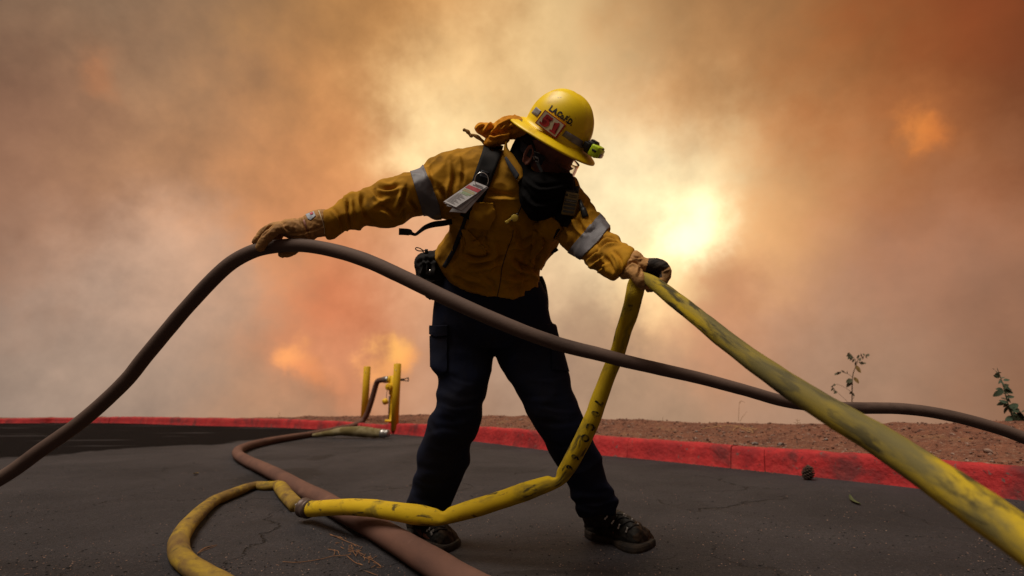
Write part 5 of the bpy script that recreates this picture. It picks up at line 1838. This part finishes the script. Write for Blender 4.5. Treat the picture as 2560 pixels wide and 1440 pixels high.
# ---- helmet
def helmet_mesh():
    NP, rings = 96, []
    L, W, HH, z0 = .1135, .096, .140, .018
    prof_ = []
    n = 22
    for i in range(1, n + 1):
        a = PI / 2 * i / n
        prof_.append(('d', math.sin(a) ** (2 / 2.35), math.cos(a) ** (2 / 2.35) * HH + z0))
    for q, z in ((.12, .0172), (.3, .0155), (.55, .011), (.8, .0055), (.95, .0022), (1.0, 0.0), (1.0, -.004), (.93, -.003), (.6, .006), (.2, .012), (.0, .013)):
        prof_.append(('b', q, z))
    for i in range(n - 1, 0, -1):
        a = PI / 2 * i / n
        prof_.append(('i', math.sin(a) ** (2 / 2.35), math.cos(a) ** (2 / 2.35) * HH + z0 - .004))
    for (kd, q, z) in prof_:
        r = []
        for j in range(NP):
            ph = 2 * PI * j / NP
            c, s = math.cos(ph), math.sin(ph)
            if kd in 'di':
                m_ = 1.0 if kd == 'd' else .955
                f, sd = L * q * c * m_, W * q * s * m_
                zz = z
                if kd == 'd' and zz > .045:
                    g = 0
                    for (cs, w, am) in ((0, .011, .0034), (.040, .008, .0020), (-.040, .008, .0020)):
                        g += am * math.exp(-((sd - cs) / w) ** 4)
                    g *= min(1, (zz - .045) / .03)
                    zz += g * (z - z0) / HH * 1.1
                    f += g * c * (1 - (z - z0) / HH)
                    sd += g * s * (1 - (z - z0) / HH)
            else:
                ext = .040 + .006 * abs(c) + (.006 if c < 0 else .002) * c * c
                f, sd = (L + ext * q) * c, (W + ext * q) * s
                zz = z - .004 * q * q * (c * c)
            r.append(H(f, sd, zz))
        rings.append(r)
    return rmesh(rings)


hm = helmet_mesh()
HB = bvh_of(hm)
helmet = link('helmet', hm.copy(), M['helmet'], person)
for poly in ([(1341.2, 267.4), (1354, 278), (1343, 292.8), (1329.5, 282)], [(1414.5, 326), (1440, 341), (1458, 352.5), (1453, 370), (1430, 356), (1404.5, 338.6)]):
    link('reflective_tape', extract(hm, poly, .0004, .0012), M['grey_tape'], helmet)
link('lettering', lay_text('L.A.Co.F.D.', (1371.0, 274.0), (16.4, 11.6), (11.6, -16.4), HB, off=.0012, bold=.055, width=.74, cuts=2), M['ink'], helmet, smooth=False)
link('lettering', lay_text('NES', (1291, 293.5), (8.2, 6.0), (3.2, -6.5), HB, off=.0012, bold=.05, width=1.0, cuts=1, dflt=1.76), M['brown_ink'], helmet, smooth=False)
# number plate
pq = [(1362.7, 274.2), (1413.5, 312.3), (1389, 345.5), (1337.3, 307.4)]
hn = Vector((0, 0, 0))
for (x, y) in pq:
    hn += hit(HB, x, y, 1.65)[1]
hn = (hn * .5 + vt).normalized()
pc_, _ = hit(HB, 1376, 310, 1.65)
pc_ = pc_ + hn * .004


def on_plane(x, y, lift=0.0):
    r = (P(x, y, 1.0) - CP).normalized()
    c = pc_ + hn * lift
    return CP + r * ((c - CP).dot(hn) / r.dot(hn))


def quad_solid(cor, l0, l1, bev=0.0):
    bm = bmesh.new()
    a = [bm.verts.new(on_plane(x, y, l1)) for x, y in cor]
    b = [bm.verts.new(on_plane(x, y, l1) - hn * (l1 - l0)) for x, y in cor]
    bm.faces.new(a)
    bm.faces.new(b[::-1])
    for i in range(len(cor)):
        j = (i + 1) % len(cor)
        bm.faces.new((a[j], a[i], b[i], b[j]))
    bmesh.ops.recalc_face_normals(bm, faces=bm.faces[:])
    return bm_to_mesh(bm)


def pl(u, v):
    """plate coordinates 0..1 (u along the long side, v down)"""
    a = [pq[0][i] + (pq[1][i] - pq[0][i]) * u for i in (0, 1)]
    b = [pq[3][i] + (pq[2][i] - pq[3][i]) * u for i in (0, 1)]
    return (a[0] + (b[0] - a[0]) * v, a[1] + (b[1] - a[1]) * v)


link('number_plate', quad_solid(pq, -.008, .004), M['plate_red'], helmet, smooth=False)
link('number_plate', quad_solid([pl(.04, .055), pl(.96, .055), pl(.96, .945), pl(.04, .945)], .0035, .0046), M['plate'], helmet, smooth=False)
five = [(.16, .13), (.48, .13), (.48, .27), (.25, .27), (.24, .41), (.33, .38), (.43, .43), (.49, .55), (.48, .72), (.41, .84), (.29, .88), (.17, .86), (.10, .80), (.13, .71), (.20, .75), (.28, .78), (.34, .74), (.375, .63), (.34, .53), (.28, .50), (.22, .53), (.13, .52)]
one = [(.60, .26), (.70, .22), (.73, .14), (.81, .14), (.81, .76), (.89, .76), (.89, .87), (.61, .87), (.61, .76), (.685, .76), (.685, .32), (.60, .32)]
for nm_, g_ in (('numeral', five), ('numeral', one)):
    bm = bmesh.new()
    f_ = bm.faces.new([bm.verts.new(on_plane(*pl(u, v), .0054)) for u, v in g_])
    bmesh.ops.triangulate(bm, faces=[f_])
    bmesh.ops.recalc_face_normals(bm, faces=bm.faces[:])
    link(nm_, bm_to_mesh(bm), M['plate_red'], helmet, smooth=False)
# headlamp
lb = H(.135, .012, .042)
bm = bmesh.new()
box_bm(bm, lb, (HF, HS, HU), (.014, .027, .020), .006)
box_bm(bm, lb + HS * .012 - HF * .010, (HF, HS, HU), (.012, .018, .012), .004)
box_bm(bm, lb + HU * .020 - HS * .004, (HF, HS, HU), (.012, .012, .004), .002)
lamp = link('headlamp', bm_to_mesh(bm), M['lamp_black'], helmet)
bm = bmesh.new()
box_bm(bm, lb + HF * .020 + HS * .004 - HU * .002, (HF, HS, HU), (.015, .027, .0185), .005)
box_bm(bm, lb + HF * .030 + HS * .002 - HU * .004, (HF, HS, HU), (.010, .023, .014), .004)
link('headlamp_housing', bm_to_mesh(bm), M['lamp_green'], helmet)
bm = bmesh.new()
box_bm(bm, lb + HF * .040 - HU * .008, (HF, HS, HU), (.003, .017, .007), .002)
link('headlamp_lens', bm_to_mesh(bm), M['lamp_lens'], helmet)
bm = bmesh.new()
box_bm(bm, lb + HF * .022 + HS * .031, (HF, HS, HU), (.008, .0015, .0035), .001)
box_bm(bm, lb + HF * .030 + HU * .011 - HS * .006, (HF, HS, HU), (.006, .010, .003), .001)
link('headlamp_switch', bm_to_mesh(bm), M['lamp_black'], helmet)

# ---- orange neck shroud blown back from the helmet, with its tie
sh = remesh(shells([(1306, 296, 1328, 340, 1.72, .052), (1287, 290, 1308, 343, 1.735, .060), (1264, 295, 1278, 347, 1.75, .058), (1246, 302, 1254, 350, 1.765, .052), (1235, 312, 1238, 350, 1.775, .04), (1224, 308, 1228, 347, 1.78, .038), (1210, 306, 1218, 344, 1.785, .036), (1196, 306, 1206, 340, 1.785, .03), (1188, 312, 1197, 334, 1.785, .022), (1184, 319, 1190, 328, 1.785, .01)],
                   [(1276, 326, 1272, 352, 1.735, .044), (1252, 334, 1250, 362, 1.75, .046), (1230, 340, 1226, 368, 1.765, .044), (1214, 348, 1208, 368, 1.775, .024)]), .0036, 3)
fold(sh, [([(1296, 318), (1262, 328), (1232, 341)], 5, .009, 'v'), ([(1282, 300), (1256, 312), (1236, 332), (1226, 338)], 4, .006, 's'), ([(1234, 312), (1224, 326), (1210, 336)], 4, .010, 'v'), ([(1212, 312), (1200, 318), (1192, 326)], 3, .005, 's'), ([(1262, 342), (1240, 350), (1222, 348)], 4, .007, 'v'), ([(1275, 306), (1262, 318)], 4, .005, 's')], ripple=.003, rscale=28)
shd = link('neck_shroud', sh, M['shroud'], person)
link('tie', rmesh(tube_rings([P(x, y, 1.775) for x, y in crom([(1216, 362), (1208, 354), (1196, 344), (1184, 338), (1178, 339), (1173, 334), (1168, 328), (1161, 325)], 4)], [.0062 + .0012 * math.sin(i * .9) for i in range(29)], 10, flat=(.5, FW))), M['shroud_tie'], shd)

# ---- chin strap clips
for (x, y, a, l, w) in ((1342.5, 381, 18, 7.5, 1.1), (1341, 394, 30, 5, 3.6), (1334, 395, 70, 5, 1.2), (1346, 399, 80, 4, 1.2), (1342, 404, 20, 4.5, 1.0)):
    p = P(x, y, 1.625)
    r_, u_, t_ = view_frame(x, y)
    ca, sa = math.cos(math.radians(a)), math.sin(math.radians(a))
    link('clip', boxm(p, (r_ * ca - u_ * sa, r_ * sa + u_ * ca, t_), (l / FPX * 1.62, w / 2 / FPX * 1.62, .0015), .0006), M['metal'], helmet, smooth=False)
link('chin_strap', ribbon(None, [(1328, 352, 6, 1.655), (1336, 372, 7, 1.632), (1340, 392, 7, 1.628), (1346, 412, 8, 1.622), (1356, 432, 8, 1.615)], thick=.002, nw=3), M['black'], helmet)

# ---- gloves
gl = [ring_mesh(loft([(815, 524, 816, 591, 1.64, .036), (800, 524, 804, 592, 1.632, .038), (786, 526, 792, 594, 1.628, .038), (768, 534, 785, 600, 1.623, .036), (756, 543, 774, 601, 1.618, .034), (744, 547, 758, 601, 1.614, .034), (728, 547, 742, 600, 1.61, .034), (712, 549, 726, 597, 1.606, .033), (700, 556, 708, 590, 1.602, .028)], 3, 24)),
      ring_mesh(chain([(716, 572, 1.588, .0165), (694, 573, 1.578, .0165), (676, 585, 1.569, .0160), (662, 601, 1.566, .0155), (651, 618, 1.568, .0135)])),     # index, over the near side
      ring_mesh(chain([(714, 566, 1.605, .0150), (690, 567, 1.603, .0150), (668, 575, 1.603, .0148), (651, 590, 1.604, .0140), (640, 603, 1.606, .0120)])),    # middle
      ring_mesh(chain([(716, 568, 1.625, .0140), (695, 572, 1.632, .0140), (676, 583, 1.638, .0135), (662, 604, 1.640, .0125), (658, 622, 1.632, .0110)])),    # ring, behind the hose
      ring_mesh(chain([(722, 574, 1.640, .0130), (706, 582, 1.650, .0125), (694, 598, 1.652, .0120), (688, 616, 1.645, .0105)])),                              # little finger
      ring_mesh(chain([(772, 592, 1.635, .0190), (758, 606, 1.640, .0165), (738, 622, 1.640, .0150), (722, 632, 1.632, .0140), (706, 635, 1.620, .0125)]))]     # thumb, under the hose
glm = remesh(gl, .0026, 3)
fold(glm, [([(756, 540), (762, 560), (768, 578), (776, 598)], 3.5, .005, 'v'), ([(794, 526), (808, 562), (812, 590)], 3, .003, 's'), ([(700, 556), (712, 572), (726, 582)], 4, .003, 's'), ([(722, 584), (748, 583), (782, 574), (812, 562)], 2.5, .003, 'v'), ([(726, 592), (750, 592), (775, 596)], 2.5, .002, 'v'), ([(680, 563), (672, 572), (655, 592)], 2.5, .003, 'v'), ([(728, 552), (734, 568), (730, 580)], 5, .002, 's')], ripple=.0013, rscale=45)
gvL = link('glove', glm.copy(), M['glove'], person)
link('sewn_label', extract(glm, [(764.6, 536.5), (785, 529), (789.6, 540), (777, 551), (770, 548)], .0005, .0012), M['label_blue'], gvL)
link('label_print', extract(glm, [(775, 534), (782, 531), (783.5, 536), (777, 538.5)], .0018, .0008), M['label_red'], gvL)
link('cuff_piping', tube([hit(bvh_of(glm), x, y, 1.62)[0] + (CP - P(x, y, 1.6)).normalized() * .001 for x, y in crom([(797, 527), (803, 545), (809, 565), (812, 588)], 4)], .0018, 6), M['plate'], gvL)
gr = [ring_mesh(loft([(1576, 632, 1546, 684, 1.48, .044), (1588, 627, 1550, 695, 1.472, .052), (1600, 632, 1557, 698, 1.462, .047), (1608, 641, 1572, 697, 1.455, .040), (1615, 646, 1584, 692, 1.45, .036), (1626, 648, 1602, 688, 1.445, .032), (1640, 650, 1618, 684, 1.443, .026)], 3, 24)),
      ring_mesh(chain([(1577, 668, 1.440, .0230), (1587, 680, 1.418, .0205), (1596, 694, 1.402, .0190), (1604, 707, 1.398, .0165), (1608, 714, 1.40, .0130)])),                             # thumb over the hose
      ring_mesh(chain([(1622, 662, 1.432, .0180), (1642, 663, 1.424, .0190), (1657, 670, 1.418, .0185), (1664, 684, 1.412, .0165), (1660, 700, 1.405, .0130)])),                            # index
      ring_mesh(chain([(1624, 660, 1.455, .0175), (1646, 664, 1.455, .0180), (1658, 678, 1.450, .0170), (1655, 698, 1.440, .0150), (1640, 712, 1.430, .0130)])),                            # middle
      ring_mesh(chain([(1620, 664, 1.475, .0165), (1640, 668, 1.480, .0165), (1650, 686, 1.475, .0155), (1642, 706, 1.455, .0140), (1628, 721, 1.440, .0110)])),                            # ring
      ring_mesh(chain([(1612, 668, 1.490, .0150), (1630, 674, 1.497, .0145), (1638, 692, 1.490, .0135), (1630, 710, 1.470, .0125), (1621, 722, 1.455, .0100)]))]                            # little finger
grm = remesh(gr, .0026, 3)
fold(grm, [([(1564, 668), (1572, 659), (1584, 656), (1600, 666)], 3, .004, 'v'), ([(1560, 648), (1552, 670), (1556, 690)], 3, .003, 's'), ([(1578, 640), (1592, 646), (1606, 646)], 3, .003, 's'), ([(1604, 668), (1600, 680), (1600, 690)], 4, .004, 'v'), ([(1655, 680), (1662, 676), (1672, 672)], 3, .003, 's'), ([(1575, 648), (1584, 660), (1596, 664)], 3, .002, 's')], ripple=.0013, rscale=45)
x, y, d = proj(coords(grm))
gvR = link('glove', grm, [M['glove'], M['glove_dark']], person)
idx = []
for p in grm.polygons:
    v = list(p.vertices)
    mx_, my_ = np.mean(x[v]), np.mean(y[v])
    idx.append(1 if (mx_ > 1621 + (my_ - 650) * -.25 and my_ < 694 and not (mx_ > 1655 and my_ > 676 - (mx_ - 1655) * .5)) else 0)
grm.polygons.foreach_set('material_index', idx)

# ------------------------------------------------------------------ gear hanging on the firefighter
def quad_pt(q, u, v, dd=0.0):
    a = [q[0][i] + (q[1][i] - q[0][i]) * u for i in range(3)]
    b = [q[3][i] + (q[2][i] - q[3][i]) * u for i in range(3)]
    c = [a[i] + (b[i] - a[i]) * v for i in range(3)]
    return P(c[0], c[1], c[2] - dd)


def qsheet(q, u0, u1, v0, v1, dd, th):
    return sheet([[quad_pt(q, u, v, dd) for u in (u0, (u0 + u1) / 2, u1)] for v in (v0, (v0 + v1) / 2, v1)], th)


cards = empty('card_bundle', P(1160, 490, 1.64))
tag(cards, 'white laminated card bundle on a wire ring hanging from the chest strap', 'cards')
q0 = [(1184, 452.5, 1.652), (1217.5, 466, 1.648), (1140, 518, 1.63), (1109, 504, 1.634)]
for k, (dx2, dy2, dx3, dy3) in enumerate(((0, 0, 0, 0), (4, 3, 3, 4), (14, 8, 8, 10), (24, 14, 15, 25))):
    q = [q0[0], (q0[1][0] + k * .8, q0[1][1] + k * .8, q0[1][2] + .0035 * k), (q0[2][0] + dx2, q0[2][1] + dy2, q0[2][2] + .0045 * k), (q0[3][0] + dx3, q0[3][1] + dy3, q0[3][2] + .0045 * k)]
    q = [(a[0], a[1], a[2] + .0035 * k) for a in q]
    link('card', qsheet(q, 0, 1, 0, 1, 0, .0012), M['paper'], cards, smooth=False)
    link('card_back', qsheet(q, -.01, 1.03, -.005, 1.02, -.0014, .001), M['card_edge'], cards, smooth=False)
def cprint(u0, u1, v0, v1, m):
    link('print', qsheet(q0, u0, u1, v0, v1, .0006, .0003), M[m], cards, smooth=False)
cprint(.30, .85, .06, .085, 'card_grey')
cprint(.22, .95, .10, .135, 'card_grey')
cprint(.04, .97, .17, .30, 'card_red')
cprint(.08, .90, .335, .36, 'card_yellow')
cprint(.08, .95, .38, .42, 'card_yellow')
cprint(.20, .85, .44, .49, 'card_green')
cprint(.10, .75, .51, .53, 'card_green')
for i, v in enumerate((.56, .60, .64, .68, .72, .76, .80, .84, .88, .92)):
    cprint(.07, .45 + .45 * ((i * 7) % 5) / 5, v, v + .013, 'card_grey')
ring_pts = [P(1204 + 17 * math.cos(a), 450 - 19 * math.sin(a), 1.642) for a in [math.radians(-35 + 275 * i / 30) for i in range(31)]]
link('wire_ring', tube(ring_pts, .0011, 8), M['bright_metal'], cards)

wh = empty('whistle', hit(JB, 1282, 548)[0])
tag(wh, 'pale yellow plastic whistle hanging on the chest of the jacket', 'whistle')
wd = (hit(JB, 1282, 548)[0] - CP).dot(FW) - .016
r_, u_, t_ = view_frame(1280, 547)
wc = P(1286.5, 545, wd)
sc_ = wd / FPX
link('barrel', tube([wc - t_ * .009, wc - t_ * .008, wc + t_ * .008, wc + t_ * .009], [.0085 * 1.2, .0105 * 1.15, .0105 * 1.15, .0085 * 1.2], 20), M['whistle'], wh)
md_ = (P(1266, 557, wd) - P(1284, 545, wd)).normalized()
bm = bmesh.new()
box_bm(bm, P(1276, 548.5, wd), (md_, t_, md_.cross(t_)), (.016, .008, .0045), .0015)
box_bm(bm, P(1267, 555, wd), (md_, t_, md_.cross(t_)), (.005, .009, .0055), .0015)
link('mouthpiece', bm_to_mesh(bm), M['whistle'], wh)
link('hole', tube([P(1279, 550.5, wd - .009), P(1279, 550.5, wd - .0095)], .003, 10), M['brown_ink'], wh)
link('loop', tube([P(1293 + 3.2 * math.cos(a), 537.5 - 3.2 * math.sin(a), wd) for a in [2 * PI * i / 14 for i in range(15)]], .0012, 6), M['metal'], wh)
link('lanyard', tube(crom([tuple(P(1294, 535, wd)), tuple(P(1301, 522, wd - .004)), tuple(P(1306, 505, wd - .01))], 4), .0018, 6), M['black'], wh)

rad_ = empty('radio', P(1425, 510, 1.66))
tag(rad_, 'olive handheld radio with ribbed face clipped to the right chest strap', 'radio')
RD = 1.635
rq = [(1414, 478, RD), (1449, 484.5, RD), (1437.5, 541, RD), (1402.5, 536, RD)]
bm = bmesh.new()
va = [bm.verts.new(P(*c)) for c in rq]
vb = [bm.verts.new(P(c[0], c[1], c[2]) + (P(c[0], c[1], 1.0) - CP).normalized() * .032) for c in rq]
bm.faces.new(va)
bm.faces.new(vb[::-1])
for i in range(4):
    j = (i + 1) % 4
    bm.faces.new((va[j], va[i], vb[i], vb[j]))
bmesh.ops.recalc_face_normals(bm, faces=bm.faces[:])
bmesh.ops.bevel(bm, geom=bm.edges[:], offset=.004, segments=2, profile=.5, affect='EDGES')
link('case', bm_to_mesh(bm), M['radio'], rad_)
for (u0, u1, v0, v1) in ((.06, .90, .30, .42), (.06, .88, .47, .57), (.06, .88, .63, .73), (.06, .86, .79, .89)):
    link('grille_slot', qsheet(rq, u0, u1, v0, v1, .0006, .001), M['radio_dark'], rad_, smooth=False)
link('grille_slot', qsheet(rq, .30, .85, .10, .13, .0006, .001), M['radio_dark'], rad_, smooth=False)
link('grille_slot', qsheet(rq, .30, .85, .18, .21, .0006, .001), M['radio_dark'], rad_, smooth=False)
link('badge', tube([quad_pt(rq, .13, .14, .0003), quad_pt(rq, .13, .14, .0012)], .0042, 14), M['radio_dark'], rad_)
tm = text_mesh('MOTOROLA')
for v in tm.vertices:
    v.co = quad_pt(rq, .12 + v.co.x * .128, .40 - v.co.y * .085, .0012)
link('lettering', tm, M['radio_print'], rad_, smooth=False)
link('knob', tube([P(1441, 484, RD + .012), P(1443, 474, RD + .012), P(1444.5, 466.5, RD + .012), P(1444.7, 465.5, RD + .012)], [.0065, .0062, .006, .004], 12), M['lamp_black'], rad_)
link('top_plate', boxm(P(1427, 478.5, RD + .016), (view_frame(1427, 478)[0] * .98 - view_frame(1427, 478)[1] * .18, view_frame(1427, 478)[1], view_frame(1427, 478)[2]), (.017, .004, .012), .001), M['lamp_black'], rad_)
fl = empty('flashlight', P(1461, 543, 1.64))
tag(fl, 'short black flashlight hanging just right of the radio', 'flashlight')
link('barrel', tube([P(1449, 500, 1.652), P(1455, 518, 1.642), P(1457, 524, 1.64)], [.006, .008, .0085], 12), M['lamp_black'], fl)
link('head', tube([P(1457, 520, 1.64), P(1459.5, 528, 1.638), P(1463, 541, 1.634), P(1463.5, 543, 1.634)], [.009, .0098, .0112, .0095], 14), M['lamp_black'], fl)

pz = empty('belt_pouch', P(1080, 740, 1.98))
tag(pz, 'black drawstring belt pouch at the hip beside the jacket hem', 'pouch')
pm = remesh(shells([(1056, 632, 1096, 624, 1.99, .035), (1042, 642, 1108, 636, 1.985, .055), (1037, 658, 1116, 664, 1.98, .065), (1041, 684, 1120, 696, 1.98, .068), (1050, 712, 1117, 722, 1.985, .062), (1062, 736, 1104, 742, 1.99, .048), (1072, 748, 1092, 750, 1.995, .025)]), .004, 2)
fold(pm, [([(1056, 640), (1062, 660), (1056, 690)], 4, .006, 's'), ([(1070, 636), (1078, 655), (1072, 680)], 4, .006, 'v'), ([(1085, 640), (1090, 660), (1088, 690)], 4, .005, 's'), ([(1045, 690), (1075, 700), (1105, 695)], 5, .006, 's'), ([(1040, 660), (1060, 650), (1100, 652)], 4, .005, 'v')], ripple=.003, rscale=22)
link('bag', pm, M['black'], pz)
link('drawstring', tube(crom([tuple(P(x, y, 1.95)) for x, y in ((1062, 634), (1056, 628), (1046, 627), (1039, 623), (1041, 619), (1050, 621), (1060, 627), (1066, 624), (1070, 632))], 4), .0022, 6), M['black'], pz)
link('cord_lock', boxm(P(1066, 628, 1.945), view_frame(1066, 628), (.006, .008, .006), .002), M['lamp_black'], pz)
link('snap', tube([P(1075, 677, 1.908), P(1075, 677, 1.904)], .004, 12), M['bright_metal'], pz)
pb = remesh(shells([(1346, 690, 1356, 690, 2.06, .03), (1346, 715, 1365, 712, 2.06, .05), (1346, 745, 1371, 748, 2.06, .055), (1350, 775, 1371, 780, 2.06, .05), (1358, 790, 1369, 792, 2.06, .03)]), .004, 2)
o = link('hip_pack', pb, M['black'], base=P(1360, 792, 2.06))
tag(o, 'narrow black hip pack edge showing behind the right side of the waist', 'pack')
